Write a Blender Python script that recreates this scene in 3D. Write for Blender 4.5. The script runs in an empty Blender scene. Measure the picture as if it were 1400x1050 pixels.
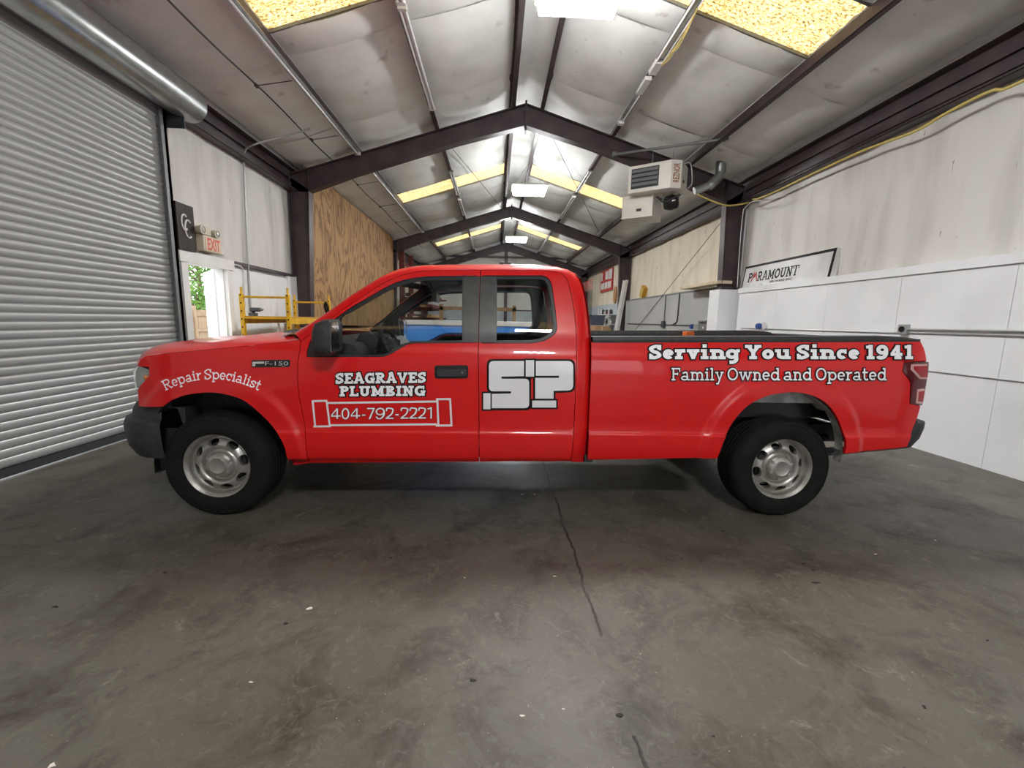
import bpy, bmesh, math, random
import numpy as np
from mathutils import Vector, Matrix
from mathutils.geometry import delaunay_2d_cdt
random.seed(7)
C = bpy.context.scene.collection
PI = math.pi

# ------------------------------------------------------------------ camera, world, exposure
FPX, PITCH, YAW, ROLL, CAMZ = 585.0, 0.14745, 0.0409, -0.01919, 1.4487
def cam_rows():
    cy, sy, cp, sp = math.cos(YAW), math.sin(YAW), math.cos(PITCH), math.sin(PITCH)
    fwd = np.array([sy*cp, cy*cp, -sp]); right = np.array([cy, -sy, 0.0]); down = np.cross(fwd, right)
    c, s = math.cos(ROLL), math.sin(ROLL)
    return np.array([c*right + s*down, -s*right + c*down, fwd])
RM = cam_rows()
cd = bpy.data.cameras.new('camera'); cam = bpy.data.objects.new('camera', cd); C.objects.link(cam)
cd.sensor_width = 36.0; cd.lens = FPX/1400*36.0; cd.clip_start = 0.05
mw = Matrix.Identity(4)
for i in range(3):
    mw[i][0] = RM[0][i]; mw[i][1] = -RM[1][i]; mw[i][2] = -RM[2][i]
mw[2][3] = CAMZ
cam.matrix_world = mw
bpy.context.scene.camera = cam

vs = bpy.context.scene.view_settings
vs.view_transform = 'Standard'; vs.look = 'None'; vs.gamma = 1.0; vs.use_curve_mapping = False
vs.exposure = 1.1
W = bpy.data.worlds.new('sky'); bpy.context.scene.world = W; W.use_nodes = True
W.node_tree.nodes['Background'].inputs[0].default_value = (0.93, 0.96, 1.0, 1)
W.node_tree.nodes['Background'].inputs[1].default_value = 1.5
cyc = bpy.context.scene.cycles
cyc.use_denoising = True
cyc.max_bounces = 8; cyc.diffuse_bounces = 5; cyc.glossy_bounces = 4; cyc.transparent_max_bounces = 12
cyc.sample_clamp_indirect = 6.0

# ------------------------------------------------------------------ pixel rays
CO = np.array([0, 0, CAMZ])
def ray(px, py): return RM.T @ np.array([(px-700)/FPX, (py-525)/FPX, 1.0])
def onX(px, py, X): d = ray(px, py); return CO + d*(X/d[0])
def onY(px, py, Y): d = ray(px, py); return CO + d*(Y/d[1])
def onZ(px, py, Z): d = ray(px, py); return CO + d*((Z-CAMZ)/d[2])
def onP(px, py, p0, n):
    d = ray(px, py); n = np.array(n, float); return CO + d*(n @ (np.array(p0, float)-CO)/(n @ d))

# ------------------------------------------------------------------ materials
def _nodes(name):
    m = bpy.data.materials.new(name); m.use_nodes = True
    nt = m.node_tree; return m, nt, nt.nodes['Principled BSDF']
def rgb(h):
    if isinstance(h, str):
        v = [int(h[i:i+2], 16)/255 for i in (0, 2, 4)]
        return tuple((c/12.92 if c <= .04045 else ((c+.055)/1.055)**2.4) for c in v)
    return h
def mat(name, col, rough=.5, metal=0, col2=None, nscale=4, ndetail=6, nlo=.4, nhi=.65, stretch=(1,1,1), bump=0, bscale=None,
        coat=0, spec=.5, col3=None, n3scale=40, n3lo=.62, n3hi=.7, rvar=0):
    m, nt, b = _nodes(name); N, L = nt.nodes, nt.links
    c = rgb(col); b.inputs['Base Color'].default_value = (*c, 1)
    b.inputs['Roughness'].default_value = rough; b.inputs['Metallic'].default_value = metal
    b.inputs['Specular IOR Level'].default_value = spec
    if coat: b.inputs['Coat Weight'].default_value = coat; b.inputs['Coat Roughness'].default_value = .03
    tc = mp = None
    def coords():
        nonlocal tc, mp
        if mp is None:
            tc = N.new('ShaderNodeTexCoord'); mp = N.new('ShaderNodeMapping'); mp.inputs['Scale'].default_value = stretch
            L.new(tc.outputs['Object'], mp.inputs['Vector'])
        return mp.outputs['Vector']
    out = None
    if col2 is not None:
        n = N.new('ShaderNodeTexNoise'); n.inputs['Scale'].default_value = nscale; n.inputs['Detail'].default_value = ndetail
        L.new(coords(), n.inputs['Vector'])
        r = N.new('ShaderNodeValToRGB'); r.color_ramp.elements[0].position = nlo; r.color_ramp.elements[1].position = nhi
        r.color_ramp.elements[0].color = (*c, 1); r.color_ramp.elements[1].color = (*rgb(col2), 1)
        L.new(n.outputs['Fac'], r.inputs['Fac']); out = r.outputs['Color']
        if rvar:
            mr = N.new('ShaderNodeMapRange'); mr.inputs['From Min'].default_value = .3; mr.inputs['From Max'].default_value = .7
            mr.inputs['To Min'].default_value = rough-rvar; mr.inputs['To Max'].default_value = rough+rvar
            L.new(n.outputs['Fac'], mr.inputs['Value']); L.new(mr.outputs['Result'], b.inputs['Roughness'])
    if col3 is not None:
        n = N.new('ShaderNodeTexNoise'); n.inputs['Scale'].default_value = n3scale; n.inputs['Detail'].default_value = 3
        L.new(coords(), n.inputs['Vector'])
        mr = N.new('ShaderNodeMapRange'); mr.inputs['From Min'].default_value = n3lo; mr.inputs['From Max'].default_value = n3hi
        L.new(n.outputs['Fac'], mr.inputs['Value'])
        mx = N.new('ShaderNodeMix'); mx.data_type = 'RGBA'; L.new(mr.outputs['Result'], mx.inputs['Factor'])
        if out is not None: L.new(out, mx.inputs['A'])
        else: mx.inputs['A'].default_value = (*c, 1)
        mx.inputs['B'].default_value = (*rgb(col3), 1); out = mx.outputs['Result']
    if out is not None: L.new(out, b.inputs['Base Color'])
    if bump:
        n = N.new('ShaderNodeTexNoise'); n.inputs['Scale'].default_value = bscale or nscale; n.inputs['Detail'].default_value = 5
        L.new(coords(), n.inputs['Vector'])
        bp = N.new('ShaderNodeBump'); bp.inputs['Strength'].default_value = bump; bp.inputs['Distance'].default_value = .02
        L.new(n.outputs['Fac'], bp.inputs['Height']); L.new(bp.outputs['Normal'], b.inputs['Normal'])
    return m
def emit(name, col, strength, speck=None):
    m, nt, b = _nodes(name); N, L = nt.nodes, nt.links
    b.inputs['Base Color'].default_value = (.8, .8, .8, 1); b.inputs['Roughness'].default_value = .4
    b.inputs['Emission Color'].default_value = (*rgb(col), 1); b.inputs['Emission Strength'].default_value = strength
    return m
def glass(name, tint, gloss=.5):
    m = bpy.data.materials.new(name); m.use_nodes = True; nt = m.node_tree; N, L = nt.nodes, nt.links
    N.clear(); o = N.new('ShaderNodeOutputMaterial'); t = N.new('ShaderNodeBsdfTransparent'); g = N.new('ShaderNodeBsdfGlossy')
    t.inputs[0].default_value = (*tint, 1); g.inputs['Roughness'].default_value = .02
    lw = N.new('ShaderNodeLayerWeight'); pw = N.new('ShaderNodeMath'); pw.operation = 'POWER'; pw.inputs[1].default_value = 5; L.new(lw.outputs['Facing'], pw.inputs[0])
    f = N.new('ShaderNodeMath'); f.operation = 'MULTIPLY_ADD'; f.inputs[1].default_value = .8; f.inputs[2].default_value = .05; L.new(pw.outputs[0], f.inputs[0])
    x = N.new('ShaderNodeMixShader'); L.new(f.outputs[0], x.inputs[0]); L.new(t.outputs[0], x.inputs[1]); L.new(g.outputs[0], x.inputs[2])
    L.new(x.outputs[0], o.inputs[0]); return m
MT = {}
def mk(name, *a, **k): MT[name] = mat(name, *a, **k); return MT[name]
mk('red_paint', (.66, .007, .008), rough=.32, coat=.55, spec=.3)
mk('black_plastic', (.022, .023, .025), rough=.55, col2=(.035, .036, .038), nscale=30, bump=.05, bscale=300)
mk('gloss_black', (.012, .012, .013), rough=.22)
mk('pillar_black', (.030, .032, .031), rough=.38, col2=(.05, .05, .047), nscale=12)
mk('trim_black', (.012, .013, .015), rough=.45)
mk('interior_dark', (.020, .022, .026), rough=.6)
mk('interior_grey', (.055, .058, .062), rough=.65)
mk('headliner', (.07, .072, .075), rough=.9)
mk('rubber', (.007, .007, .007), rough=.8, spec=.2, col2=(.012, .0118, .011), nscale=14)
mk('wheel_silver', (.50, .49, .47), rough=.36, metal=.75, col2=(.42, .40, .36), nscale=9)
mk('chrome', (.75, .76, .78), rough=.12, metal=1)
mk('dark_metal', (.04, .04, .042), rough=.6, metal=.4)
mk('well_grey', (.55, .555, .56), rough=.7, col2=(.25, .25, .245), nscale=8)
mk('lamp_red', (.36, .005, .012), rough=.12, coat=1)
mk('lamp_dark_red', (.10, .004, .008), rough=.12, coat=1)
mk('lamp_pink', (.62, .36, .34), rough=.2)
mk('lamp_reflector', (.50, .51, .50), rough=.2, metal=.3)
mk('rust_letters', (.23, .08, .02), rough=.5)
mk('lamp_amber', (.65, .22, .06), rough=.25)
mk('decal_white', (.93, .94, .97), rough=.4)
mk('decal_grey', (.80, .80, .83), rough=.25, coat=.4)
mk('decal_black', (.006, .006, .007), rough=.5, spec=.2)
MT['window_glass'] = glass('window_glass', (.80, .83, .82))
MT['lens_glass'] = glass('lens_glass', (.9, .92, .92))
mk('steel_brown', (.050, .034, .038), rough=.42, col2=(.075, .052, .055), nscale=3, spec=.4)
mk('insulation', (.86, .885, .85), rough=.55, col2=(.72, .735, .70), nscale=1.6, nlo=.42, nhi=.75, bump=.6, bscale=3.2, col3=(.50, .47, .43), n3scale=3.5, n3lo=.66, n3hi=.8)
mk('insulation_wall', (.66, .645, .615), rough=.6, col2=(.52, .505, .475), nscale=1.4, nlo=.45, nhi=.75, stretch=(1, 2.5, .5), bump=.35, bscale=2.6, col3=(.17, .15, .13), n3scale=9, n3lo=.72, n3hi=.76)
mk('insulation_tan', (.68, .62, .50), rough=.65, col2=(.55, .49, .38), nscale=1.3, nlo=.45, nhi=.75, stretch=(1, 2, .6), bump=.3, bscale=2.4, col3=(.15, .12, .08), n3scale=8, n3lo=.70, n3hi=.75)
mk('white_panel', (.80, .825, .85), rough=.5, col2=(.70, .72, .745), nscale=1.2, nlo=.45, nhi=.8, col3=(.45, .45, .44), n3scale=14, n3lo=.74, n3hi=.8, bump=.06, bscale=30)
mk('grey_panel', (.36, .37, .365), rough=.55, col2=(.42, .42, .41), nscale=1.5)
mk('pale_blue_panel', (.42, .47, .52), rough=.5, col2=(.36, .40, .44), nscale=2)
mk('door_slat', (.38, .39, .385), rough=.42, metal=.35, col2=(.35, .355, .35), nscale=1.8, nlo=.4, nhi=.75, stretch=(1, .5, 2), spec=.5)
mk('galvanised', (.45, .47, .47), rough=.30, metal=.85, col2=(.36, .385, .39), nscale=7)
mk('dark_steel', (.06, .065, .07), rough=.5, metal=.5)
mk('grey_steel', (.20, .21, .215), rough=.5, metal=.4)
mk('conduit', (.42, .43, .43), rough=.4, metal=.6)
mk('plywood', (.44, .26, .115), rough=.65, col2=(.30, .155, .055), nscale=2.2, nlo=.42, nhi=.62, stretch=(1, 2.2, .8), bump=.05, bscale=20)
mk('white_paint', (.72, .72, .71), rough=.45, col2=(.62, .62, .60), nscale=3)
mk('door_white', (.80, .80, .79), rough=.45, col2=(.74, .74, .73), nscale=3)
mk('heater_white', (.62, .60, .55), rough=.4, col2=(.55, .53, .48), nscale=3)
mk('louver_dark', (.035, .037, .042), rough=.4, metal=.3)
mk('yellow_paint', (.78, .46, .015), rough=.4, col2=(.62, .33, .01), nscale=8)
mk('yellow_dull', (.50, .27, .02), rough=.5)
mk('cable_yellow', (.60, .48, .14), rough=.5)
mk('red_rack', (.16, .028, .018), rough=.55, col2=(.10, .02, .015), nscale=6)
mk('wood_pine', (.42, .24, .10), rough=.6, col2=(.30, .16, .06), nscale=5, stretch=(4, 4, 1))
mk('wood_light', (.62, .52, .36), rough=.6, col2=(.5, .4, .26), nscale=6)
mk('blue_board', (.045, .26, .80), rough=.45, col2=(.07, .32, .85), nscale=2)
mk('sign_white', (.66, .67, .67), rough=.35, col2=(.56, .57, .56), nscale=2.5)
mk('sign_brown', (.026, .020, .018), rough=.5, spec=.2, col2=(.045, .035, .032), nscale=4)
mk('sign_red', (.45, .03, .02), rough=.4)
mk('exit_face', (.66, .52, .36), rough=.4)
mk('exit_letters', (.62, .07, .05), rough=.4)
mk('cream_plastic', (.55, .50, .38), rough=.45)
mk('lamp_lens_grey', (.30, .29, .26), rough=.2)
mk('cardboard', (.36, .21, .11), rough=.8)
mk('orange_plastic', (.62, .13, .02), rough=.5)
mk('blue_plastic', (.02, .06, .26), rough=.4)
mk('navy_plastic', (.05, .065, .10), rough=.5)
mk('paper', (.75, .68, .62), rough=.8)
mk('dark_debris', (.03, .027, .024), rough=.9)
mk('fence_wood', (.42, .30, .19), rough=.8, col2=(.34, .24, .15), nscale=4)
mk('gravel', (.52, .50, .46), rough=.9, col2=(.42, .40, .36), nscale=5)
mk('leaf', (.10, .24, .035), rough=.6, col2=(.2, .36, .05), nscale=4)
mk('bark', (.16, .11, .08), rough=.9)
mk('tube_white', (.72, .73, .74), rough=.25)
MT['skylight'] = None
def skylight_mat():
    m, nt, b = _nodes('skylight_panel'); N, L = nt.nodes, nt.links
    tc = N.new('ShaderNodeTexCoord'); mp = N.new('ShaderNodeMapping'); mp.inputs['Scale'].default_value = (1, 1.6, 1)
    L.new(tc.outputs['Object'], mp.inputs['Vector'])
    n = N.new('ShaderNodeTexNoise'); n.inputs['Scale'].default_value = 26; n.inputs['Detail'].default_value = 5; n.inputs['Roughness'].default_value = .7
    L.new(mp.outputs[0], n.inputs['Vector'])
    r = N.new('ShaderNodeValToRGB'); e = r.color_ramp.elements
    e[0].position = .40; e[0].color = (.09, .05, .012, 1); e[1].position = .62; e[1].color = (1, .89, .60, 1)
    e2 = r.color_ramp.elements.new(.47); e2.color = (.85, .53, .14, 1)
    L.new(n.outputs['Fac'], r.inputs['Fac'])
    b.inputs['Base Color'].default_value = (.5, .42, .25, 1)
    L.new(r.outputs['Color'], b.inputs['Emission Color']); b.inputs['Emission Strength'].default_value = .78
    return m
MT['skylight'] = skylight_mat()
MT['led'] = emit('led_panel_light', (1.0, 1.0, 1.0), 62.0)
MT['led_fill'] = emit('led_ceiling_fill', (1.0, 1.0, 1.0), 9.0)  # added upward glow that lifts the ceiling brightness
def floor_mat():
    m, nt, b = _nodes('concrete_floor'); N, L = nt.nodes, nt.links
    tc = N.new('ShaderNodeTexCoord'); V = tc.outputs['Object']
    def noise(s, d, ro=.55, vec=V, w=0):
        n = N.new('ShaderNodeTexNoise'); n.inputs['Scale'].default_value = s; n.inputs['Detail'].default_value = d; n.inputs['Roughness'].default_value = ro
        n.inputs['Distortion'].default_value = w; L.new(vec, n.inputs['Vector']); return n.outputs['Fac']
    def rng(v, a, c, lo=0, hi=1):
        q = N.new('ShaderNodeMapRange'); q.inputs['From Min'].default_value = a; q.inputs['From Max'].default_value = c
        q.inputs['To Min'].default_value = lo; q.inputs['To Max'].default_value = hi; L.new(v, q.inputs['Value']); return q.outputs['Result']
    def mixc(f, a, c):
        x = N.new('ShaderNodeMix'); x.data_type = 'RGBA'; L.new(f, x.inputs['Factor'])
        for s, v in (('A', a), ('B', c)):
            if isinstance(v, tuple): x.inputs[s].default_value = (*v, 1)
            else: L.new(v, x.inputs[s])
        return x.outputs['Result']
    def mth(op, a, c=None):
        q = N.new('ShaderNodeMath'); q.operation = op
        for i, v in ((0, a), (1, c)):
            if v is None: continue
            if isinstance(v, (int, float)): q.inputs[i].default_value = v
            else: L.new(v, q.inputs[i])
        return q.outputs[0]
    c = mixc(rng(noise(.55, 4), .38, .62), (.098, .088, .069), (.130, .121, .102))
    c = mixc(rng(noise(2.4, 10, .72, w=.6), .47, .66), c, (.048, .041, .030))
    c = mixc(rng(noise(13, 8, .75, w=1.2), .52, .68, 0, .7), c, (.168, .158, .130))
    c = mixc(rng(noise(4.2, 9, .78, w=.8), .60, .68, 0, .75), c, (.25, .235, .195))
    c = mixc(rng(noise(26, 6, .8, w=.5), .60, .70, 0, .75), c, (.040, .035, .028))
    c = mixc(rng(noise(60, 3, .6), .70, .74, 0, .8), c, (.42, .40, .36))
    c = mixc(rng(noise(9.5, 2, .5), .80, .815, 0, .6), c, (.17, .045, .035))
    # the saw-cut joint running down the room, partly filled
    sp = N.new('ShaderNodeSeparateXYZ'); L.new(V, sp.inputs[0])
    wob = rng(noise(2.2, 6, .7), 0, 1, -.05, .05)
    line = mth('ADD', mth('ADD', mth('MULTIPLY', sp.outputs[1], .0), .512), wob)
    dist = mth('ABSOLUTE', mth('SUBTRACT', sp.outputs[0], line))
    gap = mth('MULTIPLY', rng(dist, .003, .010, .95, 0), rng(noise(1.1, 2), .36, .46))
    gap = mth('MULTIPLY', gap, mth('GREATER_THAN', mth('ABSOLUTE', mth('SUBTRACT', sp.outputs[1], 1.54)), .24))
    halo = mth('MULTIPLY', rng(dist, .01, .05, .45, 0), rng(noise(3.0, 4), .4, .6))
    c = mixc(halo, c, (.075, .07, .06)); c = mixc(gap, c, (.02, .019, .017))
    L.new(c, b.inputs['Base Color'])
    L.new(rng(noise(1.3, 5), .3, .7, .40, .62), b.inputs['Roughness'])
    b.inputs['Specular IOR Level'].default_value = .38
    bp = N.new('ShaderNodeBump'); bp.inputs['Strength'].default_value = .22; bp.inputs['Distance'].default_value = .01
    hh = mth('SUBTRACT', noise(18, 6, .6), mth('MULTIPLY', gap, 1.5))
    L.new(hh, bp.inputs['Height']); L.new(bp.outputs['Normal'], b.inputs['Normal'])
    return m
MT['floor'] = floor_mat()
def plywood_mat():
    m, nt, b = _nodes('plywood_grain'); N, L = nt.nodes, nt.links
    tc = N.new('ShaderNodeTexCoord'); mp = N.new('ShaderNodeMapping'); mp.inputs['Scale'].default_value = (1, 1.3, .42)
    L.new(tc.outputs['Object'], mp.inputs['Vector'])
    w = N.new('ShaderNodeTexNoise'); w.inputs['Scale'].default_value = 1.5; w.inputs['Detail'].default_value = 4; w.inputs['Distortion'].default_value = .6; L.new(mp.outputs[0], w.inputs['Vector'])
    q = N.new('ShaderNodeMath'); q.operation = 'MULTIPLY'; q.inputs[1].default_value = 15; L.new(w.outputs['Fac'], q.inputs[0])
    f = N.new('ShaderNodeMath'); f.operation = 'PINGPONG'; f.inputs[1].default_value = 1; L.new(q.outputs[0], f.inputs[0])
    r = N.new('ShaderNodeValToRGB'); e = r.color_ramp.elements
    e[0].position = 0; e[0].color = (.17, .075, .022, 1); e[1].position = .6; e[1].color = (.40, .225, .085, 1); L.new(f.outputs[0], r.inputs['Fac'])
    v = N.new('ShaderNodeTexVoronoi'); v.inputs['Scale'].default_value = 3.2; L.new(mp.outputs[0], v.inputs['Vector'])
    k = N.new('ShaderNodeMapRange'); k.inputs['From Min'].default_value = .05; k.inputs['From Max'].default_value = .11; k.inputs['To Min'].default_value = .9; k.inputs['To Max'].default_value = 0
    L.new(v.outputs['Distance'], k.inputs['Value'])
    x = N.new('ShaderNodeMix'); x.data_type = 'RGBA'; L.new(k.outputs[0], x.inputs['Factor']); L.new(r.outputs[0], x.inputs['A']); x.inputs['B'].default_value = (.09, .035, .015, 1)
    L.new(x.outputs['Result'], b.inputs['Base Color']); b.inputs['Roughness'].default_value = .65
    return m
MT['plywood'] = plywood_mat()

# ------------------------------------------------------------------ mesh helpers
class MB:
    """collects vertices and faces, then builds ONE mesh object"""
    def __init__(s): s.v = []; s.f = []
    def box(s, x0, x1, y0, y1, z0, z1):
        i = len(s.v)
        s.v += [(x, y, z) for z in (z0, z1) for y in (y0, y1) for x in (x0, x1)]
        for q in ((0,2,3,1), (4,5,7,6), (0,1,5,4), (2,6,7,3), (0,4,6,2), (1,3,7,5)): s.f.append([i+k for k in q])
        return s
    def obox(s, c, ax, ay, az, hx, hy, hz):
        c, ax, ay, az = (np.array(t, float) for t in (c, ax, ay, az)); i = len(s.v)
        for z in (-hz, hz):
            for y in (-hy, hy):
                for x in (-hx, hx): s.v.append(tuple(c + ax*x + ay*y + az*z))
        for q in ((0,2,3,1), (4,5,7,6), (0,1,5,4), (2,6,7,3), (0,4,6,2), (1,3,7,5)): s.f.append([i+k for k in q])
        return s
    def beam(s, a, b, w, h, up=(0, 0, 1)):
        a, b, up = np.array(a, float), np.array(b, float), np.array(up, float)
        d = b-a; l = np.linalg.norm(d); d /= l; sd = np.cross(d, up); sd /= np.linalg.norm(sd); u = np.cross(sd, d)
        return s.obox((a+b)/2, d, sd, u, l/2, w/2, h/2)
    def tube(s, pts, r, n=10, caps=True, closed=False):
        pts = [np.array(p, float) for p in pts]; rr = r if isinstance(r, (list, tuple)) else [r]*len(pts)
        base = len(s.v); m = len(pts); prev = None
        for k, p in enumerate(pts):
            if closed: d = pts[(k+1) % m]-pts[k-1]
            else: d = pts[min(k+1, m-1)]-pts[max(k-1, 0)]
            d = d/ (np.linalg.norm(d)+1e-12)
            if prev is None:
                a = np.array([0, 0, 1.0]) if abs(d[2]) < .9 else np.array([1.0, 0, 0])
                u = np.cross(d, a)
            else: u = prev - d*(prev @ d)
            u /= np.linalg.norm(u); prev = u; w = np.cross(d, u)
            for j in range(n):
                t = 2*PI*j/n; s.v.append(tuple(p + rr[k]*(math.cos(t)*u + math.sin(t)*w)))
        for k in range(m if closed else m-1):
            k2 = (k+1) % m
            for j in range(n):
                j2 = (j+1) % n; s.f.append([base+k*n+j, base+k*n+j2, base+k2*n+j2, base+k2*n+j])
        if caps and not closed:
            s.f.append([base+j for j in range(n)][::-1]); s.f.append([base+(m-1)*n+j for j in range(n)])
        return s
    def lathe(s, prof, axis='y', c=(0, 0, 0), n=32, a0=0, a1=2*PI):
        """prof: list of (r, h) along the axis"""
        base = len(s.v); full = abs(a1-a0-2*PI) < 1e-6; m = n if full else n+1
        for k in range(m):
            t = a0 + (a1-a0)*k/n; ct, st = math.cos(t), math.sin(t)
            for r, h in prof:
                p = {'y': (r*ct, h, r*st), 'z': (r*ct, r*st, h), 'x': (h, r*ct, r*st)}[axis]
                s.v.append((p[0]+c[0], p[1]+c[1], p[2]+c[2]))
        q = len(prof)
        for k in range(n):
            k2 = (k+1) % m
            for j in range(q-1): s.f.append([base+k*q+j, base+k*q+j+1, base+k2*q+j+1, base+k2*q+j])
        return s
    def prism(s, poly, fn0, fn1):
        """poly: 2D points; fn0/fn1 map a 2D point to the two end caps"""
        i = len(s.v); n = len(poly)
        s.v += [tuple(fn0(*p)) for p in poly] + [tuple(fn1(*p)) for p in poly]
        s.f.append(list(range(i, i+n))); s.f.append(list(range(i+n, i+2*n))[::-1])
        for k in range(n): s.f.append([i+k, i+n+k, i+n+(k+1) % n, i+(k+1) % n])
        return s
    def loft(s, rows, close_u=False):
        i = len(s.v); n = len(rows[0])
        for r in rows: s.v += [tuple(p) for p in r]
        for a in range(len(rows)-1):
            for b in range(n if close_u else n-1):
                b2 = (b+1) % n; s.f.append([i+a*n+b, i+a*n+b2, i+(a+1)*n+b2, i+(a+1)*n+b])
        return s
    def build(s, name, m, parent=None, smooth=35, bevel=0, fix=True):
        me = bpy.data.meshes.new(name); me.from_pydata(s.v, [], s.f)
        if fix or bevel:
            bm = bmesh.new(); bm.from_mesh(me)
            if bevel:
                bmesh.ops.bevel(bm, geom=bm.edges[:], offset=bevel, segments=2, affect='EDGES', profile=.6)
            if fix: bmesh.ops.recalc_face_normals(bm, faces=bm.faces[:])
            bm.to_mesh(me); bm.free()
        if smooth:
            for p in me.polygons: p.use_smooth = True
            me.set_sharp_from_angle(angle=math.radians(smooth))
        o = bpy.data.objects.new(name, me); C.objects.link(o)
        if m: me.materials.append(MT[m] if isinstance(m, str) else m)
        if parent: o.parent = parent
        return o
def tag(o, label=None, cat=None, group=None, kind=None):
    if label: o['label'] = label
    if cat: o['category'] = cat
    if group: o['group'] = group
    if kind: o['kind'] = kind
    return o
def empty(name, loc=(0, 0, 0), label=None, cat=None, group=None, rz=0):
    o = bpy.data.objects.new(name, None); C.objects.link(o); o.location = loc; o.rotation_euler = (0, 0, rz)
    o.empty_display_size = .1
    return tag(o, label, cat, group)
def copy_tree(o, parent=None):
    c = o.copy(); C.objects.link(c)
    if parent: c.parent = parent
    for ch in list(o.children): copy_tree(ch, c)
    return c
def inst(o, loc=None, parent=None):
    c = o.copy(); C.objects.link(c)
    if parent is not None: c.parent = parent
    if loc is not None: c.location = loc
    return c
def crom(pts, n):
    """Catmull-Rom through pts, resampled to n points of about equal spacing"""
    P = [np.array(p, float) for p in pts]
    if len(P) == 2: return [P[0] + (P[1]-P[0])*k/(n-1) for k in range(n)]
    E = [2*P[0]-P[1]] + P + [2*P[-1]-P[-2]]; out = []
    for i in range(1, len(E)-2):
        for k in range(12):
            t = k/12; a, b, c, d = E[i-1:i+3]
            out.append(.5*((2*b) + (c-a)*t + (2*a-5*b+4*c-d)*t*t + (3*b-a-3*c+d)*t**3))
    out.append(P[-1]); return resample(out, n)
def resample(pts, n):
    P = np.array(pts, float); d = np.r_[0, np.cumsum(np.linalg.norm(np.diff(P, axis=0), axis=1))]
    t = np.linspace(0, d[-1], n); return [np.array([np.interp(q, d, P[:, k]) for k in range(P.shape[1])]) for q in t]
def text_mesh(txt, bold=0.0):
    """2D triangles of a line of text set in the built-in face, cap height about .73 of size 1"""
    cu = bpy.data.curves.new('t', 'FONT'); cu.body = txt; cu.offset = bold; cu.resolution_u = 3
    ob = bpy.data.objects.new('t', cu); C.objects.link(ob)
    dg = bpy.context.evaluated_depsgraph_get(); me = bpy.data.meshes.new_from_object(ob.evaluated_get(dg))
    v = [(p.co.x, p.co.y) for p in me.vertices]; f = [list(p.vertices) for p in me.polygons]
    bpy.data.objects.remove(ob); bpy.data.curves.remove(cu); bpy.data.meshes.remove(me)
    return v, f

# ------------------------------------------------------------------ the building
XL, XR, RX, SL = -4.2235, 5.135, .56, .31
Y0, Y1 = -8.0, 25.2
FR = [-6.2, 1.6, 9.4, 17.2, 25.0]
def zt(x): return 5.76 - SL*abs(x-RX)          # top of the rafters = underside of the purlins
def zc(x): return zt(x) + .21                  # insulation above the purlins
PUR = [-4.16, -2.85, -1.25, .27, .92, 2.38, 4.02, 5.14]

fl = MB().box(-4.40, 5.45, Y0-3, Y1+.1, -.15, 0).build('floor', 'floor', smooth=0)
tag(fl, 'stained grey concrete floor with a dark joint running down it', 'floor', kind='structure')

# roof deck
m = MB()
m.prism([(-4.5, zc(-4.5)+.10), (RX, zc(RX)+.10), (5.5, zc(5.5)+.10), (5.5, zc(5.5)+.2), (RX, zc(RX)+.2), (-4.5, zc(-4.5)+.2)],
        lambda x, z: (x, Y0-.2, z), lambda x, z: (x, Y1+.2, z))
ceil = m.build('ceiling', 'insulation', smooth=0)
tag(ceil, 'pitched roof underside lined with white vinyl faced insulation', 'ceiling', kind='structure')
SKY = [(-2.72, -1.78), (5.05, 6.0), (12.9, 13.9), (20.6, 21.7)]
def ins_panel(x0, x1, y0, y1):
    nu, nv = 10, 9; rows = []; ph = random.random(); sg = .05+.03*random.random()
    for j in range(nv+1):
        v = j/nv; row = []
        for i in range(nu+1):
            u = i/nu; x = x0+(x1-x0)*u
            b = sg*math.sin(PI*u)*(.55+.45*math.sin(PI*v)) + .05*math.sqrt(max(0, math.sin(PI*v)))*math.sin(PI*u)**.5
            b += .006*math.sin(9*u+7*ph)*math.sin(PI*u)*math.sin(5*v+3*ph)
            row.append((x, y0+(y1-y0)*v, zc(x)+.02-b))
        rows.append(row)
    MB().loft(rows).build('insulation_panel', 'insulation', ceil, smooth=60)
for k in range(len(PUR)-1):
    x0, x1 = PUR[k], PUR[k+1]
    spans = []
    if k in (1, 2, 4, 5):
        a = Y0
        for s0, s1 in SKY: spans.append((a, s0)); a = s1
        spans.append((a, Y1))
    else: spans = [(Y0, Y1)]
    for a, b in spans:
        ys = [a] + [y for y in np.arange(6.5-7*2.05, Y1, 2.05) if a+.35 < y < b-.35] + [b]
        for p, q in zip(ys, ys[1:]):
            if k == 3:                       # the strip over the ridge is folded
                MB().loft([[(x, y, zc(x)+.02 - (.02*math.sin(PI*j/6))) for x in (x0, (x0+RX)/2, RX, (x1+RX)/2, x1)] for j, y in enumerate(np.linspace(p, q, 7))]).build('insulation_panel', 'insulation', ceil, smooth=60)
            else: ins_panel(x0, x1, p, q)
sid = 0
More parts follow.
